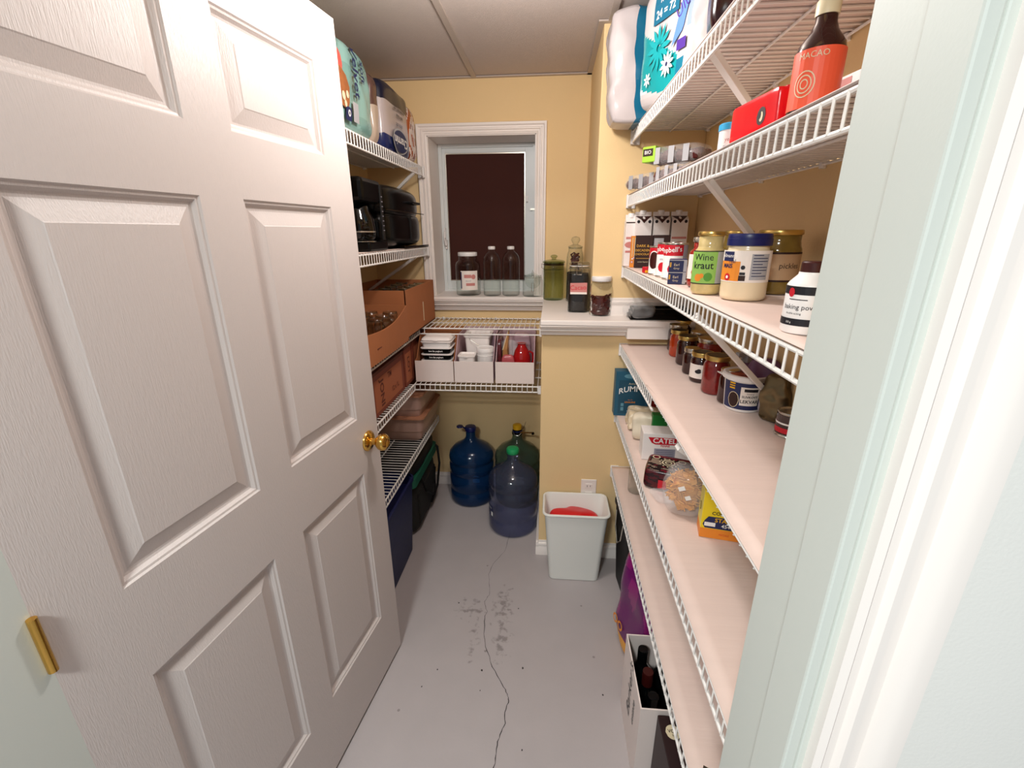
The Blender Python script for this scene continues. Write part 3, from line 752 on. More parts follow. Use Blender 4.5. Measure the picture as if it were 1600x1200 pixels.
# small jar of dried chillies
t = glass_jar('short glass jar of dried red chillies with white lid', (.213, 1.985, Z1), .047, .164, .039, .020, 'plastic_white', 0, sh=.78)
b = MB(); rnd = random.Random(9)
make('chilli_core', MB().lathe([(0, .004), (.038, .004), (.041, .010), (.041, .072), (.034, .078), (.020, .084), (0, .078)], 20), 'chili', t, smooth=SM)
for k in range(110):
    r0 = .036+.006*rnd.random(); a0 = rnd.uniform(0, 6.28); z0 = .012+.072*rnd.random(); L = .016; d = rnd.uniform(0, 6.28)
    p0 = Vector((r0*cos(a0), r0*sin(a0), z0)); dv = Vector((cos(d), sin(d), rnd.uniform(-.5, .5)))*L
    def cl(p):
        q = p.copy(); m_ = hypot(q.x, q.y)
        if m_ > .0435: q.x *= .0435/m_; q.y *= .0435/m_
        q.z = max(q.z, .010); return q
    b.tube([cl(p0-dv), cl(p0+Vector((0, 0, .004))), cl(p0+dv)], [.002, .0048, .0012], 6)
stuff(make('dried_chillies', b, 'chili', t, smooth=SM))

# plastic bag and black trays on the ledge
t = thing('black_tray', 'stack of black plastic trays on the ledge under the eye-level shelf', 'tray', (.435, 1.945, Z1))
for k in range(3):
    z = .004+.013*k; o = .006*k
    b = MB().box(-.105+o, .12, -.075+o, .025, z, z+.004)
    for (x0, x1, y0, y1) in [(-.11+o, -.104+o, -.08+o, .03), (.12, .126, -.08+o, .03), (-.11+o, .126, -.08+o, -.074+o), (-.11+o, .126, .026, .031)]: b.box(x0, x1, y0, y1, z-.003, z+.012)
    make('tray', b, 'black_plastic', t, bevel=.0015)
tag(pack('plastic_bag', .11, .13, .06, solid('bdb9b8'), p=3, amp=.016, fq=26, seed=4, loc=(.365, 1.905, Z1+.004), rotz=.4), 'crumpled clear plastic bag lying at the front of black trays', 'plastic bag')
bpy.data.objects['plastic_bag'].data.materials[0] = MATS['clear_plastic']

# ------------------------------------------------------------------ eye-level right shelf (z 1.400)
z3 = ZR['r3']+.0042; GM = 'milk cartons at the back of the eye-level shelf'
def milk(label, x, y, w=.062, h=.205, d=.062, pink=False, rotz=0):
    t = thing('drink_carton', label, 'carton', (x, y, z3), rotz, GM)
    hs = h*.86
    make('carton_body', MB().box(-w/2, w/2, -d/2, d/2, 0, hs), 'card_panel', t, bevel=.001)
    make('carton_top', MB().add([(-w/2, -d/2, hs), (w/2, -d/2, hs), (w/2, d/2, hs), (-w/2, d/2, hs), (-w/2, -.004, h-.014), (w/2, -.004, h-.014), (w/2, .004, h-.014), (-w/2, .004, h-.014), (-w/2, -.003, h), (w/2, -.003, h), (w/2, .003, h), (-w/2, .003, h)],
        [(0, 1, 5, 4), (2, 3, 7, 6), (1, 2, 6, 5), (3, 0, 4, 7), (4, 5, 9, 8), (6, 7, 11, 10), (5, 6, 10, 9), (7, 4, 8, 11), (8, 9, 10, 11)]), 'card_panel', t)
    sl = (d/2-.004)/(h-.014-hs)
    fn = lambda px, py: (px, -d/2-.0006+max(0, (py-hs))*sl-.0004, py)
    make_ = decal('carton_print', t, 'ink_brown' if pink else 'cap_brown', fn, [('p', [(-w/2, h-.016), (-w/2*.4, hs), (w/2*.4, hs), (w/2, h-.016)]), ('p', [(-w/2*.4, hs), (0, hs-.014), (w/2*.4, hs)])] if not pink else [('r', -w/2, w/2, hs-.004, hs)])
    decal('carton_print', t, 'label_pink', fn, [('d', 0, .082, .024, .012), ('r', -w/2+.003, w/2-.003, .052, .060), ('r', -w/2+.003, w/2-.003, .104, .112)])
    if not pink: decal('carton_seal', make_, 'ink_white', lambda px, py: (px, -d/2-.0016+max(0, (py-hs))*sl, py), [('d', 0, hs+.006, .005)]); decal('carton_dots', t, 'ink_black', fn, [('d', -.021, hs-.008, .006), ('d', .021, hs-.008, .006)])
    c = make('screw_cap', MB().lathe([(.011, 0), (.011, .010), (.010, .012), (0, .012)], 20), 'plastic_white', t, smooth=SM)
    c.location = (0, .004, h-.010); c.scale = (1.15, 1.15, 1.3)
    return t
milk('leftmost white milk carton with burgundy triangle, behind the dark chocolate box', .355, 1.935)
milk('middle white milk carton with burgundy triangle on eye-level shelf', .424, 1.937)
milk('rightmost white milk carton with burgundy triangle on eye-level shelf', .494, 1.942)
milk('pink and grey milk carton at the far left end of the eye-level shelf', .300+.012, 1.945, w=.045, h=.195, d=.05, pink=True)
# chocolate boxes
t = thing('chocolate_box', 'near-black box reading chocolate in gold letters, left of the cans', 'box', (.348, 1.84, z3), face(.35, 1.84)*.5)
make('box_body', MB().box(-.031, .031, -.017, .017, 0, .118), 'ink_brown', t, bevel=.001)
lettering('DARK &', .013, 'ink_gold', t, on_front(-.004, -.0176, .080), .02); lettering('DECADENT', .0118, 'ink_gold', t, on_front(0, -.0176, .064), .02); lettering('CHOCOLATE', .0105, 'ink_gold', t, on_front(0, -.0176, .050), .02)
lettering('cream liqueur', .007, 'ink_cream', t, on_front(0, -.0176, .022)); decal('box_print', t, 'ink_gold', on_front(0, -.0175, 0), [('r', -.026, .026, .034, .0355)])
t = thing('chocolate_box', 'dark brown box with pale grey panel beside the gold-lettered box', 'box', (.412, 1.835, z3), face(.41, 1.84)*.5)
make('box_body', MB().box(-.030, .030, -.017, .017, 0, .119), 'ink_brown', t, bevel=.001)
decal('box_print', t, 'pale_grey', on_front(0, -.0175, 0), [('r', -.028, .006, .060, .108), ('r', -.028, -.024, .01, .058)])
decal('box_print', t, 'label_grey', on_front(0, -.0176, 0), [('d', -.008, .040, .015)]); lettering('ICE', .016, 'ink_white', t, on_front(-.010, -.0178, .040))
t = thing('snack_box', 'slim orange patterned box standing at the left end of shelf', 'box', (.318, 1.868, z3), face(.31, 1.87)*.5)
make('box_body', MB().box(-.013, .013, -.02, .02, 0, .116), 'ink_orange', t, bevel=.001)
for x in (-.009, -.001, .007):
    decal('stripe', t, 'ink_cream', on_front(x, -.0205, .06), [('r', 0, .0025, -.02, .05)])
decal('flower_print', t, 'label_pink', on_front(0, -.0206, .02), [('d', -.007, 0, .005), ('d', .006, .006, .005), ('d', 0, .016, .0045), ('d', .004, -.010, .004)])
decal('flower_print', t, 'ink_white', on_front(0, -.0208, .02), [('d', -.007, 0, .002), ('d', .006, .006, .002), ('d', 0, .016, .002), ('d', -.006, .012, .003)])

def can(name, label, x, y, z, R, h, rot=0, band=.36, group=None):
    t = thing(name, label, 'can', (x, y, z), face(x, y)+rot, group)
    make('can_body', MB().lathe([(0, .001), (R-.003, .001), (R-.001, 0), (R, .002), (R-.0012, .004), (R-.0012, h-.004), (R, h-.002), (R-.0005, h), (R-.003, h-.0005), (R-.004, h-.003), (0, h-.003)], 36), 'silver', t, smooth=SM)
    return t
def soup(label, x, y, rot, word):
    R, h = .033, .100
    t = can('soup_can', label, x, y, z3, R, h, rot, group='red and white soup cans')
    rr = R-.0008
    make('label_white', patch(MB(), rr, .005, h*.66, -pi, pi, 36), 'ink_white', t)
    r_ = make('label_red', patch(MB(), rr+.0002, h*.66, h-.005, -pi, pi, 36), 'ink_red', t)
    lettering(word, .019, 'ink_white', r_, on_cyl(rr+.0005, h*.805, -.90), .01, rot=.08)
    decal('label_patch', t, 'ink_red', on_cyl(rr+.0003, .03, -.30), [('d', 0, 0, .015, .014)])
    decal('label_panel', t, 'label_grey', on_cyl(rr+.0003, .05, .95), [('r', -.014, .016, -.02, .045)])
    lettering('SOUP', .007, 'ink_navy', t, on_cyl(rr+.0005, .052, -.35))
    return t
soup('nearest red and white soup can, directly behind the navy boxes', .352, 1.378, .15, 'Campbell’s')
soup('second red and white soup can, left of the nearest soup can', .350, 1.455, -.15, 'Campbell’s')
t = can('soup_can', 'red and white round can furthest left in the soup row', .343, 1.530, z3, .033, .088, 0, group='red and white soup cans')
make('label_white', patch(MB(), .0322, .005, .05, -pi, pi, 36), 'ink_white', t); make('label_red', patch(MB(), .0322, .05, .083, -pi, pi, 36), 'ink_red', t)
decal('label_picture', t, 'cap_brown', on_cyl(.0326, .045, -.6), [('d', 0, 0, .019, .026)]); decal('label_ring', t, 'ink_white', on_cyl(.0325, .045, -.6), [('d', 0, 0, .022, .029)])
t = thing('candy_packet', 'tiny red yellow and green packet lying by the soup cans', 'packet', (.318, 1.592, z3), .3)
make('packet_body', MB().box(-.012, .012, -.018, .012, 0, .020), 'ink_red', t, bevel=.003); make('packet_stripe', MB().box(-.0125, .0125, -.0185, -.012, .002, .010), 'cap_yellow', t, bevel=.001); make('packet_stripe', MB().box(.006, .0130, -.0190, -.004, .009, .0150), 'cap_green', t, bevel=.001)
for k, nm in enumerate(('lower', 'upper')):
    t = thing('tea_box', f'{nm} of two stacked small navy boxes in front of the cans', 'box', (.333, 1.268, z3+.031*k), face(.33, 1.27), 'stacked small navy boxes')
    make('box_body', MB().box(-.022, .022, -.03, .03, 0, .0305), 'ink_navy', t, bevel=.0008)
    decal('box_edge', t, 'pale_grey', on_front(0, -.0303, 0), [('r', -.022, .022, .0285, .0305), ('r', .014, .022, .001, .0285)])
    lettering('Earl', .009, 'ink_cream', t, on_front(-.003, -.0306, .018)); lettering('Grey', .007, 'ink_cream', t, on_front(-.003, -.0306, .009))
    decal('box_print', t, 'ink_gold', on_front(0, -.0305, 0), [('r', -.020, -.016, .012, .024)])
# sauce bottle
t = glass_jar('red sauce jar with white label between navy boxes and kraut jar', (.358, 1.185, z3), .021, .118, .013, .012, 'silver', face(.35, 1.19), gm='jam_red', name='sauce_jar', sh=.70)
make('label', patch(MB(), .0216, .020, .078, -1.4, 1.4, 16), 'paper_label', t)
decal('label_print', t, 'ink_red', on_cyl(.022, .036, -.1), [('d', 0, 0, .012, .012)]); lettering('salsa', .012, 'label_grey', t, on_cyl(.0221, .060, -.1))
# kraut jar
R = .0315
t = glass_jar('jar of pale sauerkraut with green label and gold lid', (.340, 1.050, z3), R, .131, .0245, .010, 'gold_lid', face(.340, 1.050), gm='kraut', name='sauerkraut_jar', sh=.66)
lb = make('label', patch(MB(), R+.0006, .024, .090, -1.7, .55, 20), mat('label_green', '8dbb58', .5), t)
make('label_side', patch(MB(), R+.0006, .024, .090, .55, 1.5, 10), 'pale_grey', t)
make('label_border', patch(patch(MB(), R+.0008, .0895, .0915, -1.7, 1.5, 20), R+.0008, .0225, .0245, -1.7, 1.5, 20), 'ink_black', t)
lettering('Wine', .019, 'ink_black', lb, on_cyl(R+.001, .078, -.35)); lettering('kraut', .021, 'ink_black', lb, on_cyl(R+.001, .061, -.35), .01)
decal('label_picture', lb, mat('leaf_green', '4f8f2e', .5), on_cyl(R+.0009, .038, -.0), [('d', .002, 0, .009)]); decal('label_picture', lb, 'ink_orange', on_cyl(R+.0009, .036, -.6), [('d', 0, 0, .008), ('d', .008, .004, .005)])
# mayonnaise
R = .0425
t = glass_jar('large mayonnaise jar with navy blue lid and yellow label', (.386, .965, z3), R, .126, .0365, .021, 'cap_blue', face(.392, .985), gm='mayo', name='mayonnaise_jar', sh=.74)
make('lid_ridge', MB().lathe([(.0392, .1035), (.0405, .104), (.0405, .1165), (.0392, .117)], 40), 'cap_blue', t, smooth=SM)
lb = make('label', patch(MB(), R+.0006, .036, .095, -1.5, 1.35, 24), 'paper_label', t)
decal('label_panel', lb, 'ink_orange', on_cyl(R+.0009, .055, -.75), [('r', -.030, .022, -.017, .020)])
decal('label_panel', lb, 'pale_grey', on_cyl(R+.0009, .065, .55), [('r', -.016, .020, -.024, .024)])
decal('label_panel', lb, 'ink_navy', on_cyl(R+.001, .082, -.85), [('r', -.016, .012, -.007, .011)])
lettering('Hellmann’s', .0095, 'ink_white', lb, on_cyl(R+.0014, .085, -.88)); lettering('MAIS', .011, 'ink_navy', lb, on_cyl(R+.0014, .066, -.85), .03)
lettering('real', .010, 'ink_navy', lb, on_cyl(R+.0014, .075, -.62)); decal('label_badge', lb, 'ink_red', on_cyl(R+.0012, .045, -.80), [('d', 0, 0, .007)]); decal('label_badge', lb, 'ink_white', on_cyl(R+.0015, .045, -.80), [('d', 0, 0, .003)])
decal('label_mark', lb, 'ink_black', on_cyl(R+.0011, .064, -.12), [('d', 0, 0, .004), ('r', -.005, .005, -.014, -.009)]); decal('label_mark', lb, 'ink_brown', on_cyl(R+.0011, .043, -.12), [('r', -.006, .006, -.004, .006)])
for k in range(8): decal('label_text_line', lb, 'ink_navy', on_cyl(R+.0012, .086-.0055*k, .55), [('r', -.013, .017 if k % 3 else .006, 0, .0014)])
# pickle jars behind
R = .045
t = glass_jar('jar of brown pickles with wide gold lid behind the mayonnaise', (.490, 1.07, z3), R, .133, .040, .011, 'gold_lid', face(.49, 1.1), gm='pickle', name='pickle_jar', sh=.72, group='gold-lidded jars behind the mayonnaise')
make('label', patch(MB(), R+.0006, .030, .085, -1.2, 1.4, 20), mat('label_tan', 'b99673', .6), t); make('label_border', patch(patch(MB(), R+.0008, .084, .088, -1.2, 1.4, 20), R+.0008, .027, .031, -1.2, 1.4, 20), 'ink_brown', t)
lettering('pickles', .016, 'ink_brown', t, on_cyl(R+.001, .06, .6))
t = glass_jar('gold-lidded jar standing between the kraut and pickle jars', (.470, 1.25, z3), .038, .132, .033, .010, 'gold_lid', face(.47, 1.25), gm='pickle', name='pickle_jar', sh=.72, group='gold-lidded jars behind the mayonnaise')
make('label', patch(MB(), .0406, .030, .085, -1.2, 1.4, 20), 'label_tan', t)
# bag and baking powder
def bagpaint(u, v, w, f_): return 'e3b9a8' if noise.noise(Vector((u*2, v*2, w*2))) > 0 else 'cf9f8c'
o = pack('paper_bag', .085, .06, .060, bagpaint, p=2.6, amp=.014, fq=30, seed=7, loc=(.412, .735, z3), rotz=.5)
tag(o, 'crumpled pinkish bag lying behind the baking powder tub', 'bag')
R = .0335
t = thing('baking_powder_tub', 'white baking powder tub with black bands and dark red cap', 'tub', (.343, .640, z3), face(.343, .640))
t.scale = (.84, .84, .84)
make('tub_body', MB().lathe([(0, 0), (R-.002, 0), (R, .003), (R, .074), (R-.003, .079), (R*.62, .090), (R*.6, .094), (0, .094)], 36), 'plastic_white', t, smooth=SM)
make('cap', MB().lathe([(0, .110), (.017, .110), (.019, .108), (.019, .093), (0, .093)], 28), 'cap_brown', t, smooth=SM)
make('label_band', patch(MB(), R+.0005, .061, .0735, -pi, pi, 32), 'ink_black', t)
make('label_band', patch(MB(), R+.0005, .013, .024, -pi, pi, 32), 'ink_black', t)
decal('label_badge', t, 'ink_red', on_cyl(R+.001, .064, -.78), [('d', 0, 0, .0055, .007)])
lettering('baking powder', .0105, 'ink_black', t, on_cyl(R+.0008, .042, -.18)); decal('label_rule', t, 'ink_black', on_cyl(R+.0008, .053, -.5), [('r', -.012, .016, 0, .0012)]); lettering('double acting', .0045, 'ink_black', t, on_cyl(R+.0008, .032, -.55)); lettering('225 g', .004, 'ink_white', t, on_cyl(R+.0008, .018, -.7))

# ------------------------------------------------------------------ second right shelf (z 1.672)
z2 = ZR['r2']+.0042
def berrypack(label, x, y, z, rotz, w, d, h, s, green=True):
    t = thing('berry_pack', label, 'fruit pack', (x, y, z), rotz, 'clear clamshell packs of berries')
    def shp(u, v, w_):
        k = .82+.18*min(1, (w_+1)*1.2) if w_ < 0 else 1-.14*w_
        return (u*k, v*k, w_)
    o = pack('clamshell', w, d, h, solid('dfe6cf'), p=5, amp=.002, seed=s, shape=shp, parent=t, n=12); o.data.materials[0] = MATS['clear_plastic']
    b = MB(); rnd = random.Random(s)
    for i in range(7):
        for j in range(4):
            x0 = (i-3)*w/8.2; y0 = (j-1.5)*d/4.8; r_ = h*.30
            b.lathe([(0, -r_), (r_*.7, -r_*.7), (r_, 0), (r_*.7, r_*.7), (0, r_)], 8, c=(x0, y0, h*.48+rnd.uniform(-.004, .004)))
    stuff(make('berries', b, 'chili', t, smooth=SM))
    for i in range(3):
        make('label_strip', MB().box(-w*.30+i*w*.25, -w*.20+i*w*.25, -d*.51, -d*.505, h*.12, h*.9), 'pale_grey', t)
    if green:
        lb = make('green_label', MB().box(-w*.52, -w*.28, -d*.53, d*.2, h*.25, h*1.02), mat('pack_green', '9cc93a', .4) if 'pack_green' not in MATS else 'pack_green', t, bevel=.003)
        make('label_panel', MB().box(-w*.50, -w*.32, -d*.54, -d*.53, h*.55, h*.9), 'ink_brown', lb)
        lettering('BIO', h*.25, 'ink_white', lb, on_front(-w*.41, -d*.545, h*.72))
    return t
berrypack('clear berry pack lying lowest at the far end of the second shelf', .360, 1.83, z2, -1.05, .22, .11, .060, 3, green=False)
berrypack('clear berry pack lying right of the lowest one, below green-labelled pack', .395, 1.60, z2, -1.15, .17, .10, .060, 5, green=False)
berrypack('green-labelled clear berry pack on top of the other berry packs', .410, 1.68, z2+.062, -.75, .20, .11, .062, 8)
t = thing('small_tub', 'small white tub with sky blue lid left of red packet', 'tub', (.335, 1.00, z2), face(.335, 1.0))
make('tub_body', MB().lathe([(0, 0), (.019, 0), (.021, .003), (.021, .040), (0, .040)], 28), 'plastic_white', t, smooth=SM)
make('lid', MB().lathe([(0, .051), (.020, .051), (.0225, .049), (.0225, .039), (0, .039)], 28), 'cap_teal', t, smooth=SM)
lettering('yeast', .010, 'label_pink', t, on_cyl(.0215, .022)); decal('label_print', t, 'label_grey', on_cyl(.0214, .010), [('r', -.012, .012, 0, .002)])
t = thing('red_packet', 'bright red coffee packet with round portrait badge on second shelf', 'packet', (.338, .855, z2), -pi/2+.12)
pk = pack('packet_body', .140, .050, .058, lambda u, v, w, f_: 'd5141f', p=14, amp=.0015, seed=3, parent=t, n=16)
make('packet_fold', MB().box(-.056, .056, -.006, .006, .0565, .062), 'red_bag', t, bevel=.002)
decal('badge', t, 'ink_brown', on_front(.032, -.0262, .026), [('d', 0, 0, .0125)]); decal('badge_face', t, 'ink_cream', on_front(.032, -.0266, .025), [('d', .001, 0, .005, .007)]); decal('badge_hair', t, 'ink_black', on_front(.032, -.0270, .025), [('d', -.003, .003, .0035, .006)])
t = carton('paper_packet', 'pinkish white carton partly hidden behind the red packet', 'carton', (.430, .82, z2), -pi/2+.1, .19, .05, .066, 'card_panel')
decal('box_print', t, 'ink_black', on_front(.078, -.0255, .03), [('r', -.008, .010, -.006, .016)]); decal('box_print', t, 'label_pink', on_front(0, -.0255, .05), [('r', -.06, .05, 0, .012)])
t = thing('sauce_bottle', 'tall sauce bottle with orange label and cream cap on second shelf', 'bottle', (.347, .735, z2), face(.347, .735)+.0)
make('bottle_glass', MB().lathe([(0, 0), (.026, 0), (.029, .003), (.029, .078), (.027, .088), (.017, .102), (.013, .112), (.012, .124), (0, .124)], 32), 'jam_dark', t, smooth=SM)
make('cap', MB().lathe([(0, .138), (.0125, .138), (.014, .136), (.014, .120), (0, .120)], 24), 'cap_cream', t, smooth=SM)
lb = make('label', patch(MB(), .0296, .012, .080, -pi, pi, 32), mat('label_coral', 'ea5a3c', .45), t)
lettering('MACAO', .010, 'ink_cream', lb, on_cyl(.030, .072, -.25)); b = MB()
for k, r_ in enumerate((.013, .009, .005)):
    fn = on_cyl(.030, .040, -.45); n = 20
    o_ = [fn(r_*cos(2*pi*i/n), r_*1.2*sin(2*pi*i/n)) for i in range(n)]; i_ = [fn((r_-.0012)*cos(2*pi*i/n), (r_-.0012)*1.2*sin(2*pi*i/n)) for i in range(n)]
    b.add(o_+i_, [(i, (i+1) % n, n+(i+1) % n, n+i) for i in range(n)])
make('label_emblem', b, 'ink_cream', lb)

# ------------------------------------------------------------------ top right shelf (z 1.900)
z1 = ZR['r1']+.0042
def tp1(u, v, w, f_):
    if f_ == (0, -1) or True:
        return '0e5f80' if v < -.35 and abs(v+.66) < .30 else 'ece5e4'
o = pack('tissue_pack', .36, .150, .345, lambda u, v, w, f_: '10607f' if u > -.52 and u < -.22 else 'bcb3b3', p=8, amp=.009, fq=20, seed=11, loc=(.372, 1.905-.02, z1-.004), rotz=0)
o.rotation_euler[1] = -.045
tag(o, 'large white and teal toilet paper pack jutting past the top right shelf', 'toilet paper', 'toilet paper packs on the top right shelf')
decal('badge', o, 'ink_red', on_front(-.06, -.0760, .155), [('d', 0, 0, .020)])
def tp2(u, v, w, f_):
    # printed on the face towards the aisle (u,w face, local -y)
    if f_ == (1, -1):
        if w < -.82: return 'bdb4b3'
        if u < -.90: return '1a8f93'
        if w < .05-.55*(u+.35) and w > -.60-.25*(u+1) and u < .30: return '148f93'
        if w < -.42 and w > -.72 and u < .55: return '15708a' if u > -.1 else 'dfd6d6'
        if u > .60 and w > .0: return '8f9fcc'
        return 'c2baba'
    return 'b8b0af'
TW, TD, TH = .315, .20, .325
o = pack('tissue_pack', TW, TD, TH, tp2, p=8, amp=.004, fq=15, seed=21, n=44, loc=(.415, 1.635, z1), rotz=-1.20)
tag(o, 'big white toilet paper pack printed with teal daisies on top right shelf', 'toilet paper', 'toilet paper packs on the top right shelf')
def frontfn(w, d, h, p, dx=0, dz=0, off=.006):
    def g(px, py):
        x = px+dx; z = py+dz
        uu = min(.97, abs(2*x/w)); ww = min(.97, abs(2*z/h-1))
        k = max(.02, 1-uu**p-ww**p)**(1/p)
        return (x, -d/2*k-off, z)
    return g
F = lambda dx, dz, off=.0055: frontfn(TW, TD, TH, 8, dx, dz, off)
pn = decal('print_panel', o, mat('print_teal', '0d6583', .3), F(-.01, .235, .0050), [('r', -.062, .062, -.020, .07)])
lettering('24 = 72', .030, 'ink_white', pn, F(-.012, .236), .02); lettering('ROLLS', .022, 'ink_white', pn, F(-.01, .27), .01)
def petals(parent, F_, R_, n, material, ph=0, wd=.16):
    b = MB()
    for k in range(n):
        a0 = ph+2*pi*k/n
        b.add([F_(R_*.18*cos(a0-.6), R_*.18*sin(a0-.6)), F_(R_*.7*cos(a0-wd), R_*.7*sin(a0-wd)), F_(R_*cos(a0), R_*sin(a0)), F_(R_*.7*cos(a0+wd), R_*.7*sin(a0+wd)), F_(R_*.18*cos(a0+.6), R_*.18*sin(a0+.6))], [(0, 1, 2, 3, 4)])
    return make('daisy_print', b, material, parent)
petals(o, F(-.035, .150, .0056), .062, 12, mat('daisy_teal', '109aa0', .35)); petals(o, F(.015, .095, .0062), .034, 10, 'ink_white', .2, .2); petals(o, F(-.085, .080, .0062), .020, 7, 'ink_white', .1, .25)
decal('daisy_eye', o, 'ink_navy', F(.015, .095, .0068), [('d', 0, 0, .006)])
decal('print_panel', o, 'ink_purple', F(.075, .125, .0056), [('r', -.018, .022, -.012, .014)]); lettering('Ultra', .042, 'ink_purple', o, F(.085, .22), rot=.5)
decal('swirl_print', o, mat('print_blue', '5f86cf', .35), F(.06, .16, .0053), [('p', [(-.03, -.03), (.02, .0), (.045, .09), (.01, .08)])])
o = pack('plastic_wrap', .075, .03, .29, solid('b9b4b3'), p=4, amp=.010, fq=20, seed=31, loc=(.375, 1.40, z1), rotz=-.5)
o.data.materials[0] = MATS['grey_wrap']
tag(o, 'loose grey plastic wrap hanging at the near end of tissue pack', 'plastic wrap')
o = pack('dark_packet', .16, .13, .20, lambda u, v, w, f_: '230a10' if u < .2 else '2c1216', p=6, amp=.006, seed=33, loc=(.385, 1.125, z1), rotz=-.2)
tag(o, 'dark maroon packet standing next to the daisy tissue pack', 'packet')
o = pack('pink_packet', .12, .10, .12, solid('c98a97'), p=5, amp=.006, seed=35, loc=(.375, 1.00, z1), rotz=-.3)
tag(o, 'dusty pink packet near the front of the top right shelf', 'packet')
o = pack('grey_bag', .15, .12, .15, solid('35302f'), p=4, amp=.012, seed=37, loc=(.39, .87, z1), rotz=-.2)
tag(o, 'dark grey crumpled bag nearest the doorway on the top right shelf', 'bag')

# ------------------------------------------------------------------ fourth right shelf (z 1.085): preserves
z4 = ZR['r4']+.0042; GJ = 'jars of home preserves in a row'
def jam(label, x, y, R, h, body, lid='gold_lid', fill=.9, lab=None, band=True):
    t = thing('jam_jar', label, 'jar', (x, y, z4), face(x, y), GJ)
    hb = h-.012
    make('jar_body', MB().lathe([(0, 0), (R-.004, 0), (R-.001, .003), (R, .008), (R, hb*.80), (R*.96, hb*.87), (R*.86, hb*.93), (R*.85, hb), (0, hb)], 32), body, t, smooth=SM)
    make('lid_band', MB().lathe([(R*.84, hb-.002), (R*.95, hb-.002), (R*.96, hb), (R*.96, hb+.009), (R*.94, hb+.011), (R*.84, hb+.011)], 32, closed=True), lid, t, smooth=SM)
    make('lid_disc', MB().lathe([(0, hb+.0115), (R*.74, hb+.0115), (R*.78, hb+.0102), (R*.85, hb+.0108)], 32), 'dark_lid' if lid != 'silver' else 'gold_lid', t, smooth=SM)
    return t
jam('furthest dark jam jar in the front row', .500, 1.80, .036, .104, 'jam_dark', 'silver')
jam('orange-red jam jar, second from the far end of front row', .482, 1.712, .032, .100, 'jam_orange')
jam('dark jam jar with gold lid, third from far end of row', .482, 1.60, .035, .102, 'jam_dark')
jam('small dark jar just behind the white-labelled jam jar', .468, 1.488, .028, .086, 'jam_dark', 'silver')
t = jam('dark jam jar with white label showing a black berry', .474, 1.405, .034, .094, 'jam_dark')
lb = make('label', patch(MB(), .0346, .014, .058, -1.3, 1.1, 16), 'paper_label', t); decal('berry_print', lb, 'ink_black', on_cyl(.035, .036, -.25), [('d', 0, 0, .010, .006), ('d', .003, .005, .006, .004)])
jam('jar of whole red berries with gold lid beside white tub', .480, 1.298, .036, .112, 'jam_berry')
jam('slim dark jar tucked behind the white spread tub', .488, 1.215, .026, .095, 'jam_dark', 'silver')
jam('bright red jam jar in the back row near the wall', .530, 1.52, .040, .112, 'jam_red', 'silver')
jam('dark jar at the back corner behind the orange-red jar', .536, 1.86, .033, .110, 'jam_dark')
jam('dark jar in the back row behind the third jar', .538, 1.655, .033, .106, 'jam_dark', 'silver')
# lekvar tub
t = thing('spread_tub', 'white plastic tub with navy label, orange picture lid and snap tab', 'tub', (.512, 1.175, z4), face(.512, 1.175))
R0, R1, H_ = .044, .050, .090
make('tub_body', MB().lathe([(0, 0), (R0-.003, 0), (R0, .004), (R1, H_), (R1-.002, H_), (0, H_-.002)], 40), 'plastic_white', t, smooth=SM)
make('lid', MB().lathe([(R1-.003, H_-.006), (R1+.006, H_-.006), (R1+.007, H_), (R1+.006, H_+.006), (R1+.001, H_+.008), (R1-.007, H_+.004), (R1-.009, H_+.001), (0, H_+.001)], 40), 'plastic_white', t, smooth=SM)
decal('lid_picture', t, mat('lid_orange', 'b5532c', .35, mottle=.3, mscale=40), lambda px, py: (px, py, H_+.0016), [('d', 0, 0, .039)])
decal('lid_picture', t, mat('lid_rust', '7c2513', .35), lambda px, py: (px, py, H_+.0020), [('p', [(-.03, .016), (-.014, .025), (.02, .020), (.032, .006), (.008, .012), (-.012, .008)]), ('p', [(-.02, -.02), (.016, -.024), (.006, -.012), (-.012, -.012)])])
make('pull_tab', MB().prism([(-R1-.020, .010), (-R1+.001, .002), (-R1+.001, -.016), (-R1-.006, -.012)], 'z', H_-.004, H_-.001), 'plastic_white', t)
cone = lambda off: (lambda px, py: ((R0+(R1-R0)*py/H_+off)*sin(px/.047), -(R0+(R1-R0)*py/H_+off)*cos(px/.047), py))
b = MB(); c_ = cone(.0006)
for i in range(20): b.add([c_(-.055+.11*i/20, .008), c_(-.055+.11*(i+1)/20, .008), c_(-.055+.11*(i+1)/20, .080), c_(-.055+.11*i/20, .080)], [(0, 1, 2, 3)])
lb = make('label', b, 'ink_navy', t)
b = MB(); c_ = cone(.0010)
for i in range(8): b.add([c_(-.006+.046*i/8, .020), c_(-.006+.046*(i+1)/8, .020), c_(-.006+.046*(i+1)/8, .070), c_(-.006+.046*i/8, .070)], [(0, 1, 2, 3)])
make('label_panel', b, 'paper_label', lb)
c_ = cone(.0014)
decal('label_print', lb, 'ink_black', c_, [('r', .002, .020, .058, .066), ('r', .020, .034, .058, .066)])
decal('label_picture', lb, 'ink_brown', c_, [('d', -.022, .033, .013, .020)]); decal('label_picture', lb, 'ink_cream', cone(.0012), [('d', -.022, .033, .0145, .0215)])
decal('label_stripe', lb, 'cap_yellow', c_, [('r', -.034, -.020, .062, .066), ('r', -.034, -.020, .069, .072), ('r', -.034, -.020, .075, .079)])
g_ = lambda z0: (lambda px, py: c_(.017+px, z0+py))
lettering('SLIVKOVY', .0085, 'ink_black', lb, g_(.044), .02); lettering('LEKVAR', .0125, 'ink_black', lb, g_(.031), .02); lettering('hotový', .006, 'ink_black', lb, g_(.053))
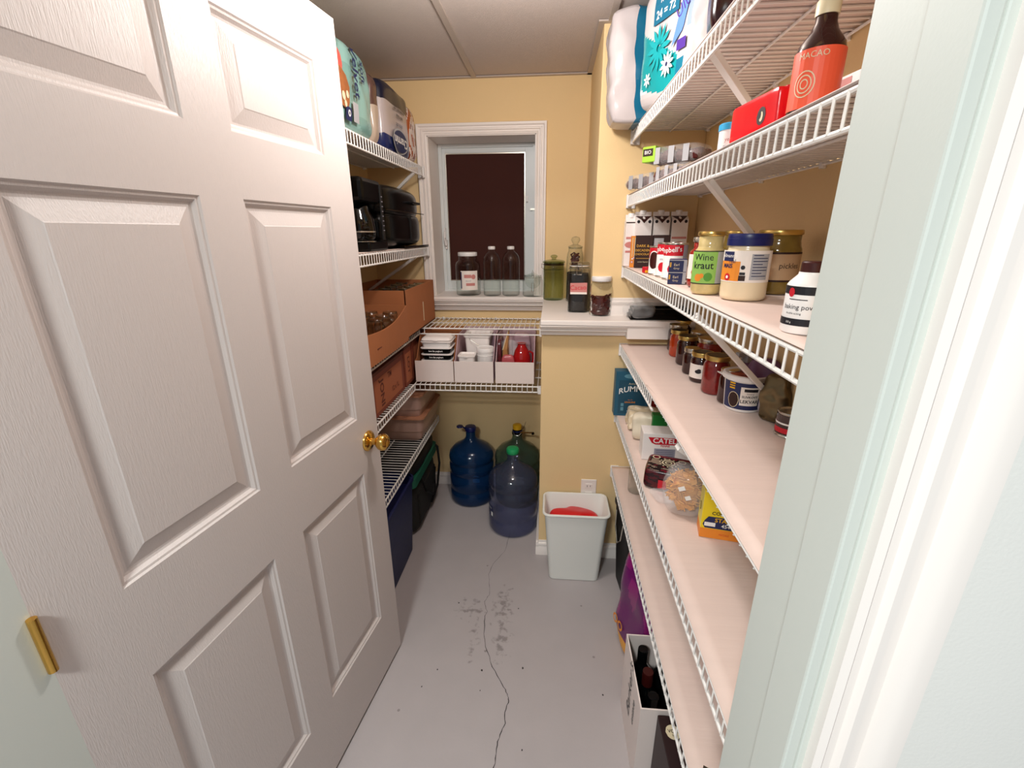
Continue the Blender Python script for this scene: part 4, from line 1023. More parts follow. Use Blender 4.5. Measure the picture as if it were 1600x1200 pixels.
# things behind the tub near the wall
t = thing('spray_bottle', 'purple bottle with pale spray head behind the white tub', 'bottle', (.540, 1.245, z4), .4)
make('bottle_body', MB().lathe([(0, 0), (.026, 0), (.028, .004), (.028, .08), (.02, .10), (.012, .108), (0, .108)], 24), mat('mauve_plastic', '77506f', .3), t, smooth=SM)
make('spray_head', MB().box(-.014, .014, -.012, .012, .106, .128).box(-.040, .012, -.007, .007, .122, .136), 'pale_grey', t, bevel=.003)
make('trigger', MB().tube([(-.018, 0, .122), (-.024, 0, .108), (-.020, 0, .096)], .003, 6), 'pale_grey', t)
def foilpaint(u, v, w, f_): return '5a4a2e' if noise.noise(Vector((u*3, v*3, w*4))) > .05 else '8a7a5a'
o = pack('foil_pouch', .065, .035, .115, solid('6f6248'), p=4, amp=.010, fq=32, seed=41, loc=(.548, 1.085, z4), rotz=-.8); o.data.materials[0] = MATS['foil']
tag(o, 'crumpled olive foil pouch behind the white tub, by the jamb', 'pouch')
o = pack('purple_pouch', .075, .04, .14, lambda u, v, w, f_: '6d4668' if w > -.3 else 'b9a9ae', p=5, amp=.006, fq=18, seed=43, loc=(.545, 1.155, z4), rotz=-.5)
tag(o, 'mauve and grey pouch leaning at the wall behind the tub', 'pouch')
R = .030
t = can('food_can', 'low dark can with red and white label at the jamb', .552, 1.005, z4, R, .058)
make('label', patch(MB(), R-.0006, .006, .052, -pi, pi, 28), 'jam_dark', t); make('label_stripe', patch(MB(), R-.0003, .010, .022, -pi, pi, 28), 'ink_red', t); make('label_stripe', patch(MB(), R-.0003, .030, .034, -pi, pi, 28), 'ink_white', t)

# ------------------------------------------------------------------ fifth right shelf (z 0.780)
z5 = ZR['r5']+.0042
t = thing('pasta_box', 'teal blue pasta box standing at the far end, half on shelf', 'box', (.345, 1.865, z5), 0)
make('box_body', MB().box(-.065, .075, -.022, .030, 0, .198), mat('box_teal', '225972', .5), t, bevel=.001)
pn = make('box_panel', MB().box(-.050, .062, -.0232, -.0222, .010, .160), mat('box_teal_dark', '1b4a60', .5), t)
fn = on_front(.010, -.0238, 0)
def arc(px, py): return (.012+px, -.0238, .122+py-.9*px*px*4)
lettering('RUMMO', .034, 'ink_white', pn, arc, .015); lettering('Antico', .012, 'ink_cream', pn, on_front(.006, -.0238, .145)); lettering('LINGUINE', .010, 'ink_orange', pn, on_front(.0, -.0238, .062), .02); lettering('No 13', .007, 'ink_orange', pn, on_front(0, -.0238, .073)); lettering('BRONZE CUT', .0085, 'ink_white', pn, on_front(.015, -.0238, .022))
decal('box_seal', t, mat('seal_teal', '5f93a6', .5), on_front(-.002, -.0226, .178), [('d', 0, 0, .030, .010)]); decal('box_print', pn, 'seal_teal', on_front(-.038, -.0238, .04), [('r', 0, .012, -.016, .0), ('r', 0, .012, .004, .018)])
t = carton('red_box', 'dark red box standing to the right of the teal pasta box', 'box', (.448, 1.85, z5), 0, .05, .05, .13, 'jam_red')
decal('box_print', t, 'ink_gold', on_front(0, -.0258, .03), [('d', .005, 0, .010)])
def cream(u, v, w, f_): return 'd9c6a6' if noise.noise(Vector((u*2.2, v*2, w*2.2))) > -.1 else 'eadcc4'
tag(pack('flour_bag', .15, .12, .070, cream, p=7, amp=.014, fq=22, seed=51, loc=(.395, 1.735, z5), rotz=-.15), 'folded cream paper bag lying beneath the teal pasta box', 'bag')
tag(pack('paper_bag', .12, .06, .10, lambda u, v, w, f_: 'e7dac3', p=5, amp=.010, fq=22, seed=53, loc=(.378, 1.62, z5), rotz=-.1), 'small off-white paper packet behind the white pasta box', 'bag')
t = carton('green_box', 'green box top showing behind the white pasta box', 'box', (.425, 1.585, z5), -.05, .085, .035, .115, mat('box_green', '1f7a34', .45))
decal('box_print', t, 'ink_white', on_front(0, -.018, .09), [('r', .012, .03, -.01, .015)])
t = thing('pasta_box', 'white box lying with red banner lettered in white', 'box', (.402, 1.475, z5), -.06)
make('box_body', MB().box(-.075, .085, -.035, .035, 0, .10), 'card_panel', t, bevel=.0015)
top = lambda px, py: (px, py, .1006)
fr = lambda px, py: (px, -.0356, .05+py)
ban = decal('banner', t, 'ink_red', fr, [('p', [(-.058, .036), (.065, .036), (.058, .010), (-.042, .010)])])
lettering('CATELLI', .026, 'ink_white', ban, lambda px, py: (.006+px, -.0362, .0735+py), .02)
lettering('PENNE', .010, 'ink_red', t, lambda px, py: (.0+px, -.0362, .055+py), .02)
pp = decal('window_print', t, 'label_grey', fr, [('r', -.035, .035, -.046, -.005)])
for k in range(5): decal('print_line', pp, 'ink_navy', lambda px, py: (px, -.0360, .05+py), [('r', -.030, .030, -.012-.007*k, -.0105-.007*k)])
def teap(u, v, w, f_):
    n_ = noise.noise(Vector((u*3.3, v*3.3, w*3.3)))
    if f_[0] == 2 and f_[1] > 0:
        return '6f1626' if n_ > .15 or v > .6 else ('1d1518' if n_ > -.2 else '8b7768')
    return '4d0f17' if n_ > -.1 else '2b0b10'
t = thing('tea_packet', 'dark maroon packet with ring pattern lying in front of white box', 'packet', (.385, 1.29, z5), -.35)
o = pack('packet_body', .15, .12, .065, teap, p=9, amp=.004, seed=61, parent=t, n=26)
tp = lambda r_: (lambda px, py: (px-.01, py-.005, .0675))
b = MB()
for (cx_, cy_, ro, ri) in [(0, 0, .020, .016), (0, 0, .011, .007), (-.04, .028, .012, .009), (.038, .02, .012, .009)]:
    n = 22
    b.add([(cx_+ro*cos(2*pi*i/n)-.01, cy_+ro*sin(2*pi*i/n), .0685) for i in range(n)]+[(cx_+ri*cos(2*pi*i/n)-.01, cy_+ri*sin(2*pi*i/n), .0685) for i in range(n)], [(i, (i+1) % n, n+(i+1) % n, n+i) for i in range(n)])
for k in range(12): 
    a0 = 2*pi*k/12; b.lathe([(0, .0), (.0028, .0), (0, .0012)], 8, c=(.026*cos(a0)-.01, .026*sin(a0), .068))
make('ring_print', b, 'ink_cream', t)
decal('nutrition_panel', t, 'label_grey', lambda px, py: (px, -.0625, .032+py), [('r', .0, .055, -.024, .022)]); decal('print_panel', t, 'ink_red', lambda px, py: (px, -.0625, .030+py), [('r', -.03, -.006, -.02, .008)])
# bag of chips
t = thing('snack_bag', 'clear bag of golden fried snack pieces next to starch box', 'snack bag', (.385, 1.135, z5), -.3)
o = pack('bag_film', .125, .095, .145, solid('ffffff'), p=3, amp=.008, fq=24, seed=71, parent=t, n=16); o.data.materials[0] = MATS['clear_plastic']
b = MB(); rnd = random.Random(7)
for k in range(260):
    th = rnd.uniform(0, 2*pi); ph = rnd.uniform(-1, 1); q = (1-ph*ph)**.5; s_ = rnd.uniform(.72, .97)
    c_ = Vector((.054*q*cos(th)*s_, .038*q*sin(th)*s_, .072+.058*ph*s_)); e = Vector((rnd.uniform(-1, 1), rnd.uniform(-1, 1), rnd.uniform(-1, 1))).normalized(); g2 = e.cross(Vector((.3, .5, .8))).normalized(); nn = e.cross(g2)*.002
    a_ = .012; P = [c_+e*a_, c_+g2*a_*.8, c_-e*a_, c_-g2*a_*.8]
    b.add(P+[p+nn for p in P], [(0, 1, 2, 3), (7, 6, 5, 4), (0, 1, 5, 4), (1, 2, 6, 5), (2, 3, 7, 6), (3, 0, 4, 7)])
stuff(make('fried_pieces', b, 'chip', t))
make('bag_core', MB().lathe([(0, .014), (.026, .024), (.036, .06), (.032, .10), (.012, .124), (0, .126)], 16, sy=.75), 'chip', t, smooth=SM)
for (x, z, w_) in [(-.012, .098, .017), (.006, .073, .014)]:
    s_ = make('sticker', MB().box(-w_/2, w_/2, -.001, 0, -.006, .006), 'ink_white', t); s_.location = (x, -.046, z); s_.rotation_euler = (0, -.45, 0)
tag(pack('plastic_bag', .08, .07, .02, solid('ffffff'), p=3, amp=.010, fq=35, seed=73, loc=(.352, 1.20, z5), rotz=.2), 'flat crumpled clear bag end lying left of the snack bag', 'plastic bag')
bpy.data.objects['plastic_bag.001'].data.materials[0] = MATS['clear_plastic']
# starch box
t = thing('starch_box', 'yellow and orange corn starch box under the jam shelf', 'box', (.448, 1.045, z5), -.20)
w_, d_, h_ = .095, .055, .138
make('box_body', MB().box(-w_/2, w_/2, -d_/2, d_/2, 0, h_), mat('box_yellow', 'eecd1e', .45), t, bevel=.0012)
make('box_base_band', MB().box(-w_/2-.0005, w_/2+.0005, -d_/2-.0005, d_/2+.0005, .0006, .028), mat('box_orange', 'e9892a', .45), t)
make('box_side_panel', MB().box(-w_/2-.0006, -w_/2, -d_/2+.001, d_/2-.001, .03, h_-.004), mat('box_pale_yellow', 'efe27a', .45), t)
lb = make('label_band', MB().add([(-w_/2+.008, -d_/2-.001, .052), (-w_/2+.016, -d_/2-.001, .064), (w_/2, -d_/2-.001, .064), (w_/2, -d_/2-.001, .030), (-w_/2+.010, -d_/2-.001, .030), (-w_/2+.004, -d_/2-.001, .040)], [(0, 1, 2, 3, 4, 5)]), 'ink_navy', t)
lettering('STARCH', .016, 'cap_yellow', lb, on_front(.014, -d_/2-.0016, .055), .02); lettering('454 g', .014, 'ink_white', lb, on_front(.016, -d_/2-.0016, .040), .01)
make('label_white', MB().box(-w_/2+.008, -w_/2+.034, -d_/2-.0016, -d_/2-.001, .036, .047), 'ink_white', lb)
lettering('CORN', .013, 'ink_black', t, on_front(-.006, -d_/2-.0012, .074), .02); lettering('FECULE', .007, 'ink_red', t, on_front(.01, -d_/2-.0012, .014))
decal('side_emblem', t, 'ink_brown', on_left(-w_/2-.0010, .004, .075), [('d', 0, 0, .009, .012)]); decal('side_emblem', t, 'box_pale_yellow', on_left(-w_/2-.0014, .004, .075), [('d', 0, 0, .006, .009)]); decal('side_emblem', t, 'ink_brown', on_left(-w_/2-.0018, .004, .075), [('r', -.001, .001, -.006, .006)])

# ------------------------------------------------------------------ lowest right shelf (z 0.505)
z6 = ZR['r6']+.0042
glass_jar('empty clear glass jar standing alone at the far end of lowest shelf', (.372, 1.69, z6), .036, .150, .030, .0, None, sh=.78)
o = pack('grey_pouch', .05, .04, .045, solid('6b6361'), p=4, amp=.006, seed=81, loc=(.412, 1.462, z6)); tag(o, 'small grey pouch on the lowest shelf below the tea packet', 'pouch')
t = thing('blue_ball', 'dark blue knobbly ball half hidden under the fifth shelf edge', 'ball', (.417, 1.285, z6))
make('ball_body', MB().lathe([(0, 0)]+[(.036*sin(pi*k/14), .036-.036*cos(pi*k/14)) for k in range(1, 14)]+[(0, .072)], 28), 'ink_navy', t, smooth=3.2)
make('ball_seam', MB().lathe([(.0362, .034), (.0366, .036), (.0362, .038)], 28), 'cap_blue', t, smooth=SM)
o = pack('red_bag', .15, .12, .09, solid('b3121a'), p=5, amp=.006, seed=83, loc=(.480, .845, z6), rotz=pi/2); tag(o, 'bright red package edge showing on lowest shelf near jamb', 'package')

# ------------------------------------------------------------------ under the right shelves, on the floor
t = thing('waste_bin', 'white rectangular plastic waste bin against the half wall', 'waste bin', (.132, 1.796, 0), 0)
def rr(hx, hy, r, z, n=6):
    P = []
    for (sx, sy, a0) in [(1, 1, 0), (-1, 1, pi/2), (-1, -1, pi), (1, -1, 3*pi/2)]:
        for k in range(n+1):
            a_ = a0+pi/2*k/n; P.append((sx*(hx-r)+r*cos(a_), sy*(hy-r)+r*sin(a_), z))
    return P
def loft(mb, rings, closed=False, cap0=True, cap1=True):
    n = len(rings[0]); vs = [v for g in rings for v in g]; fs = []
    for i in range(len(rings)-1):
        for j in range(n): fs.append((i*n+j, i*n+(j+1) % n, (i+1)*n+(j+1) % n, (i+1)*n+j))
    if cap0: fs.append(tuple(range(n))[::-1])
    if cap1: fs.append(tuple((len(rings)-1)*n+j for j in range(n)))
    return mb.add(vs, fs)
HB = .365
R_ = [rr(.108, .066, .02, .0), rr(.114, .070, .024, .004), rr(.139, .088, .026, HB-.012), rr(.146, .095, .03, HB-.010), rr(.149, .098, .032, HB-.004), rr(.147, .096, .031, HB), rr(.141, .090, .028, HB+.001), rr(.137, .086, .026, HB-.004), rr(.111, .067, .022, .006)]
make('bin_body', loft(MB(), R_), 'bin_white', t, smooth=SM)
def shp(u_, v_, w_): return (u_, v_, w_)
o = pack('red_bag', .225, .130, .16, solid('c8161d'), p=2.8, amp=.022, fq=14, seed=91, loc=(.125, 1.80, .165)); o.data.materials[0] = MATS['red_bag']
tag(o, 'red plastic bag crumpled inside the white waste bin', 'plastic bag')
t = thing('black_bin', 'black bin standing under the shelves beside the white waste bin', 'bin', (.425, 1.70, 0), .1)
make('bin_body', loft(MB(), [rr(.085, .10, .04, 0), rr(.09, .105, .045, .01), rr(.108, .125, .045, .39), rr(.113, .13, .045, .395), rr(.113, .13, .045, .41), rr(.104, .121, .04, .41), rr(.10, .115, .04, .36)], cap1=True), 'black_matte', t, smooth=SM)
make('bin_handle', MB().tube([(-.112, -.06, .38), (-.118, -.055, .30), (-.114, .0, .25), (-.114, .05, .30), (-.112, .055, .38)], .003, 8), 'silver', t, smooth=SM)
def petp(u, v, w, f_):
    if w < -.80 and v < .3: return 'e9a02c'
    if w > .80: return 'd7932a' if u > -.2 else '8a1f4a'
    return '6a1560' if noise.noise(Vector((u*1.5, v*1.5, w*2))) > -.15 else '8b1d6e'
o = pack('pet_food_bag', .22, .12, .455, petp, p=4, amp=.014, fq=9, seed=95, n=26, loc=(.345, 1.36, .004), rotz=-1.3)
o.rotation_euler = (-.10, 0, -1.30)
tag(o, 'purple and orange pet food bag leaning behind white wine carton', 'bag')
lettering('OO', .05, 'ink_orange', o, lambda px, py: (-.05+px, -.062, .10+py), .03)
# wine carton with bottles
t = thing('wine_carton', 'open white carton with script lettering, full of dark bottles', 'carton', (.350, 1.04, 0), 0)
w_, d_, h_ = .165, .245, .300
for nm, bx in [('carton_side', (-w_/2, -w_/2+.004, -d_/2, d_/2, 0, h_)), ('carton_side', (w_/2-.004, w_/2, -d_/2, d_/2, 0, h_)), ('carton_end', (-w_/2+.004, w_/2-.004, -d_/2, -d_/2+.004, 0, h_)), ('carton_end', (-w_/2+.004, w_/2-.004, d_/2-.004, d_/2, 0, h_)), ('carton_base', (-w_/2+.004, w_/2-.004, -d_/2+.004, d_/2-.004, 0, .004))]:
    make(nm, MB().box(*bx), 'card_white' if nm != 'carton_base' else 'kraft', t)
make('carton_lining', MB().box(-w_/2+.0042, -w_/2+.006, -d_/2+.006, d_/2-.006, .004, h_-.004), 'black_matte', t)
lettering('Barker’s', .062, 'ink_black', t, on_left(-w_/2-.0008, .01, .21), rot=-pi/2+pi, sx=1)
lettering('estate', .038, 'ink_black', t, on_left(-w_/2-.0008, -.05, .19), rot=pi/2)
def wine(label, x, y, z=.006, capm='jam_dark'):
    q = thing('wine_bottle', label, 'bottle', (x, y, z), 0, 'dark wine bottles in the white carton')
    make('bottle_glass', MB().lathe([(0, 0), (.034, 0), (.037, .004), (.037, .18), (.034, .20), (.020, .222), (.0145, .235), (.014, .285), (0, .285)], 28), mat('bottle_black', '07090a', .06, coat=.6) if 'bottle_black' not in MATS else 'bottle_black', q, smooth=SM)
    make('capsule', MB().lathe([(.0146, .240), (.0155, .240), (.0158, .284), (.0150, .288), (0, .288)], 24), capm, q, smooth=SM)
    return q
k = 0
for yy, nm in ((1.115, 'far'), (1.038, 'middle'), (.962, 'near')):
    for xx, sd in ((.312, 'left'), (.389, 'right')):
        wine(f'dark wine bottle in the {nm} row of the carton, {sd} side', xx, yy, capm='cap_brown' if (xx < .35 and nm == 'middle') else 'bottle_black'); 
t = thing('wine_carton', 'dark maroon carton with round white badge in front of white carton', 'carton', (.385, .80, 0), 0)
make('carton_body', MB().box(-.075, .085, -.105, .105, 0, .300), mat('carton_maroon', '22090c', .5), t, bevel=.002)
bd = decal('badge', t, 'ink_cream', lambda px, py: (-.045+px, .062+py, .3006), [('d', 0, 0, .019)])
lettering('VQA', .012, 'ink_brown', bd, lambda px, py: (-.045+px, .064+py, .3010), .02); lettering('bc', .008, 'ink_brown', bd, lambda px, py: (-.045+px, .054+py, .3010))

# ------------------------------------------------------------------ water bottles
def jug(label, x, y, material, cap, tap=None, rotz=0.0, dark=False):
    t = thing('water_bottle', label, 'water bottle', (x, y, 0), rotz, 'large water cooler bottles on the floor')
    R = .131
    pr = [(R-.022, 0), (R-.008, .004), (R, .020), (R, .075), (R-.006, .083), (R-.006, .090), (R, .098), (R, .175), (R-.007, .184), (R-.007, .196), (R, .206), (R, .245), (R-.007, .254), (R-.007, .262), (R, .272), (R+.0005, .290), (R-.006, .318), (R-.030, .345), (R-.068, .368), (.040, .386), (.031, .400), (.028, .412), (.028, .450)]
    P = [(0, .018), (.06, .012)]+pr
    make('bottle_body', MB().lathe(P, 56), material, t, smooth=1.2)
    make('cap', MB().lathe([(0, .470), (.022, .470), (.030, .468), (.033, .462), (.033, .446), (.030, .440), (.0285, .440)], 32) if cap else MB().lathe([(0, .452), (.028, .452), (.0295, .44), (.0295, .43)], 32), cap or 'cap_blue', t, smooth=SM)
    return t
t = jug('solid blue water bottle with dark cap standing furthest left', -.451, 2.395, 'blue_jug', 'cap_blue', rotz=0)
make('flip_cap', MB().lathe([(0, .001), (.018, .001), (.020, .004), (.018, .010), (0, .013)], 20), 'cap_blue', t, smooth=SM).location = (-.058, -.02, .468)
make('cap_strap', MB().tube([(-.030, -.01, .458), (-.042, -.016, .470), (-.050, -.02, .472)], .004, 8), 'cap_blue', t, smooth=SM)
t = jug('clear greyish water bottle with green cap standing in front', -.182, 2.132, 'grey_jug', 'cap_green')
lb = make('label', patch(MB(), .1318, .10, .165, -1.35, -.85, 10), 'ink_navy', t); make('barcode_panel', patch(MB(), .1322, .104, .128, -1.0, -.87, 4), 'ink_white', lb); lettering('Water', .016, 'ink_white', lb, on_cyl(.1324, .148, -1.1))
t = jug('clear greenish water bottle with yellow pump cap at the back', -.178, 2.398, 'teal_jug', None)
make('pump_collar', MB().lathe([(.0, .488), (.020, .488), (.0255, .484), (.0265, .470), (.0255, .460), (0, .460)], 24), 'cap_yellow', t, smooth=SM)
make('pump_neck', MB().lathe([(0, .462), (.024, .462), (.027, .452), (.031, .44), (.031, .43)], 24), 'black_plastic', t, smooth=SM)
make('pump_spout', MB().tube([(.020, -.02, .445), (.060, -.035, .452), (.088, -.045, .457), (.092, -.047, .450)], [.005, .005, .005, .007], 8), mat('spout_brown', '6b4a1f', .35), t, smooth=SM)
make('spout_tip', MB().tube([(.088, -.045, .452), (.098, -.048, .455)], .008, 10), 'black_plastic', t, smooth=SM)
make('retaining_wire', MB().tube([(-.026, -.015, .452), (-.012, -.032, .432), (.008, -.034, .430), (.030, -.02, .445), (.045, -.01, .49), (.050, -.01, .51)], .0014, 6), 'silver', t, smooth=SM)

# ------------------------------------------------------------------ left top shelf (z 1.858)
zt = 1.858+.0042
def mint(u, v, w, f_):
    n_ = noise.noise(Vector((u*2, v*2, w*2)))
    return '86aca4' if n_ > -.1 else '769c94'
def bagfn(w, d, h, p, dx, dz, off=.004): return frontfn(w, d, h, p, dx, dz, off)
BW, BD, BH = .48, .27, .270
o = pack('tissue_bag', BW, BD, BH, mint, p=8, amp=.008, fq=18, seed=101, n=30, loc=(-.815, 1.665, zt), rotz=pi/2)
tag(o, 'mint green bag of toilet paper nearest the door on left shelf', 'toilet paper', 'paper goods on the top left shelf')
B_ = lambda dx, dz, off=.010: bagfn(BW, BD, BH, 8, dx, dz, off)
pn = decal('puppy_print', o, mat('fur_brown', '9a5c33', .5, mottle=.5, mscale=40), B_(-.055, .115), [('p', [(-.05, -.05), (.02, -.06), (.045, -.03), (.05, .01), (.03, .04), (-.01, .055), (-.05, .05)])]); decal('print_shape', o, mat('print_coral', 'd0584e', .4), B_(-.075, .18), [('d', 0, 0, .03, .035)])
decal('print_shape', o, 'ink_cream', B_(-.05, .09, .0115), [('d', -.01, 0, .013), ('d', .02, .01, .011), ('d', .0, -.02, .010)])
lettering('Velvet', .062, 'ink_navy', o, B_(.055, .185, .012), .02, rot=-pi/2+.0); lettering('soft', .045, 'ink_navy', o, B_(.115, .20, .012), .02, rot=-pi/2)
bd = decal('print_badge', o, 'ink_navy', B_(-.03, .045, .0112), [('r', -.022, .022, -.020, .020)]); decal('print_badge', o, 'ink_white', B_(-.028, .047, .012), [('d', 0, 0, .010)]); decal('print_badge', o, 'ink_navy', B_(-.028, .047, .0125), [('d', 0, 0, .005)])
decal('print_panel', o, 'pale_grey', B_(.03, .06, .0112), [('r', -.022, .022, -.03, .03)])
tag(pack('paper_towel_pack', .075, .25, .262, lambda u, v, w, f_: 'b7a391' if w < .1 else '5b4038', p=5, amp=.006, seed=103, loc=(-.815, 1.955, zt), rotz=pi/2), 'narrow beige and brown pack squeezed between mint and navy bags', 'paper towels', 'paper goods on the top left shelf')
def navy(u, v, w, f_):
    if w > .45: return '15172c'
    if w < -.55: return '1a2556' if u < .55 else '20305f'
    return 'b3a6a4'
BW2, BD2, BH2 = .36, .27, .262
o = pack('tissue_bag', BW2, BD2, BH2, navy, p=10, amp=.006, fq=9, seed=107, n=32, loc=(-.815, 2.185, zt), rotz=pi/2)
tag(o, 'navy and grey tissue bag with oval logo printed upside down', 'toilet paper', 'paper goods on the top left shelf')
B2 = lambda dx, dz, off=.008: bagfn(BW2, BD2, BH2, 10, dx, dz, off)
ov = decal('print_oval', o, 'pale_grey', B2(.0, .055, .0065), [('d', 0, 0, .105, .050)]); decal('print_oval', ov, 'ink_navy', B2(.0, .055, .0075), [('d', 0, 0, .095, .043)])
lettering('Charmin', .050, 'ink_white', ov, B2(.0, .055, .0085), .02, rot=pi); lettering('ultra soft', .024, 'ink_navy', o, B2(-.01, .115, .0085), .01, rot=pi)
lettering('strong and soft', .024, 'ink_black', o, B2(0, .175, .0085), .02, rot=pi); lettering('bath tissue', .020, 'ink_black', o, B2(0, .150, .0085), .02, rot=pi)
def rust(u, v, w, f_):
    n_ = noise.noise(Vector((u*2+3, v*2, w*2)))
    return 'a4542c' if n_ > .12 else ('d8c7bd' if n_ > -.25 else '7d3a22')
o = pack('paper_towel_pack', .125, .26, .255, rust, p=5, amp=.006, seed=109, n=24, loc=(-.815, 2.435, zt), rotz=pi/2)
tag(o, 'rust orange and white pack in the corner by the window casing', 'paper towels', 'paper goods on the top left shelf')

# ------------------------------------------------------------------ left second shelf (z 1.466): black appliances
za = 1.466+.0042
t = thing('baking_tray', 'flat black tray lying under the rounded black appliance', 'tray', (-.80, 2.30, za))
make('tray_base', MB().box(-.13, .135, -.20, .20, 0, .004), 'black_plastic', t, bevel=.001)
make('tray_rim', MB().box(-.134, -.129, -.204, .204, 0, .008), 'black_plastic', t, bevel=.001)
make('tray_rim', MB().box(.134, .139, -.204, .204, 0, .008), 'black_plastic', t, bevel=.001)
t = thing('roaster_oven', 'large rounded black countertop appliance with shiny lid', 'appliance', (-.805, 2.20, za+.006), pi/2)
def rsh(u_, v_, w_): 
    k = 1-.10*max(0, w_)**2
    return (u_*k, v_*k, w_)
o = pack('appliance_body', .56, .26, .155, solid('0a0a0a'), p=5, amp=0, n=24, shape=None, parent=t); o.data.materials[0] = MATS['black_plastic']
o = pack('appliance_lid', .57, .265, .150, solid('0a0a0a'), p=3.6, amp=0, n=24, parent=t, z0=.112); o.data.materials[0] = MATS['black_plastic']
make('lid_seam', MB().box(-.278, .278, -.134, -.128, .150, .154), 'dark_lid', t)
make('lid_handle', MB().tube([(.02, -.130, .195), (.02, -.150, .195), (.14, -.150, .195), (.14, -.130, .195)], .006, 8), 'black_plastic', t, smooth=SM)
make('vent_slats', MB().box(.03, .034, -.133, -.129, .03, .14).box(.045, .049, -.133, -.129, .03, .14), 'black_matte', t)
t = thing('coffee_maker', 'black coffee maker with level marks and glass carafe', 'coffee maker', (-.795, 1.80, za), pi/2)
make('base', MB().box(-.10, .10, -.125, .10, 0, .035), 'black_plastic', t, bevel=.008)
make('tower', MB().box(-.10, .10, .0, .10, .03, .25), 'black_plastic', t, bevel=.014)
make('brew_head', MB().box(-.10, .10, -.115, .10, .175, .26), 'black_plastic', t, bevel=.016)
make('water_window', MB().box(.072, .094, -.118, -.112, .04, .245), 'black_matte', t, bevel=.002)
for k in range(8): make('level_mark', MB().box(.078, .089, -.1195, -.118, .075+.018*k, .0775+.018*k), 'label_grey', t)
c_ = make('carafe', glass_shell(MB(), [(.050, 0), (.058, .01), (.062, .04), (.058, .08), (.044, .11), (.042, .125)], .002), 'smoke_glass', t, smooth=1.2); c_.location = (-.03, -.06, .037)
make('carafe_band', MB().lathe([(.0585, .030), (.0625, .032), (.0625, .036), (.0585, .038)], 28), 'silver', c_)
make('warming_plate', MB().lathe([(0, 0), (.06, 0), (.06, .003), (0, .003)], 28, c=(-.03, -.06, .034)), 'silver', t, smooth=SM)

# ------------------------------------------------------------------ left third shelf (z 1.080): open boxes of jars
zb = 1.080+.0035
def openbox(t, w, d, h, th=.004, fronts=None, material='kraft'):
    """w along x (depth towards wall), d along y"""
    make('box_base', MB().box(-w/2, w/2, -d/2, d/2, 0, th), material, t)
    make('box_side', MB().box(-w/2, w/2, d/2-th, d/2, th, h), material, t)
    make('box_side', MB().box(-w/2, w/2, -d/2, -d/2+th, th, h if not fronts else fronts[0]), material, t)
    make('box_side', MB().box(-w/2, -w/2+th, -d/2+th, d/2-th, th, h), material, t)
t1 = thing('cardboard_box', 'taller brown cardboard box of glass jars, nearest the window', 'cardboard box', (-.80, 2.222, zb))
openbox(t1, .318, .505, .212)
make('box_side', MB().box(.155, .159, -.2525, .2525, 0, .212), 'kraft', t1)
make('tape_strip', MB().box(.1591, .1595, .02, .032, .03, .125), 'ink_cream', t1)
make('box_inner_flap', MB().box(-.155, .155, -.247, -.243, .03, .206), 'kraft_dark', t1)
t2 = thing('cardboard_box', 'low brown cardboard box of glass jars with curved torn front', 'cardboard box', (-.79, 1.705, zb))
openbox(t2, .318, .46, .155)
n = 20; vs = []
for i in range(n+1):
    y = -.23+.46*i/n; bow = .012*sin(pi*i/n); zz = .118+.035*(i/n)**2-.012*sin(pi*i/n)
    vs += [(.159+bow*.2, y, 0), (.159+bow, y, zz), (.163+bow, y, zz), (.163+bow*.2, y, 0)]
fs = []
for i in range(n):
    for j in range(4): fs.append((4*i+j, 4*i+(j+1) % 4, 4*i+4+(j+1) % 4, 4*i+4+j))
fs += [(0, 1, 2, 3), (4*n, 4*n+3, 4*n+2, 4*n+1)]
make('box_front', MB().add(vs, fs), 'kraft', t2)
make('slot_mark', MB().box(.1665, .1685, -.15, -.11, .05, .053), 'kraft_dark', t2)
proto = None
GJ2 = 'empty mason jars in the cardboard boxes'
def mason(label, x, y, z):
    global proto
    if proto is None:
        proto = thing('mason_jar', label, 'jar', (x, y, z), 0, GJ2)
        make('vessel', glass_shell(MB(), [(.032, 0), (.037, .006), (.038, .02), (.038, .088), (.034, .099), (.030, .104), (.030, .112), (.0325, .114), (.0325, .118), (.030, .120), (.030, .128)], .0025, 28), 'glass', proto, smooth=1.2)
        make('thread_ring', MB().lathe([(.0302, .121), (.0318, .1225), (.0302, .124)], 28), 'glass', proto, smooth=SM)
        return proto
    c_ = copy_tree(proto); c_.location = (x, y, z); c_['label'] = label; return c_
mason('mason jar at the front right corner of the low cardboard box', -.685, 1.885, zb+.006)
mason('mason jar second from the right along the low box front', -.685, 1.800, zb+.006)
mason('mason jar third from the right along the low box front', -.685, 1.715, zb+.006)
mason('mason jar in the second row of low box, right end', -.770, 1.880, zb+.006)
mason('mason jar in the second row of low box, middle', -.770, 1.795, zb+.006)
mason('mason jar in the second row of low box, by the door edge', -.770, 1.710, zb+.006)
nm = ['nearest the low box', 'second from the low box', 'third from the low box', 'fourth from the low box', 'nearest the window']
for k in range(5):
    mason(f'mason jar raised in the tall box front row, {nm[k]}', -.69, 2.035+.085*k, zb+.079)
for k in range(5):
    mason(f'mason jar raised in the tall box rear row, {nm[k]}', -.785, 2.035+.085*k, zb+.079)
# layer pad below the raised jars
make('layer_pad', MB().box(-.150, .150, -.246, .246, .005, .078), 'kraft_dark', t1)

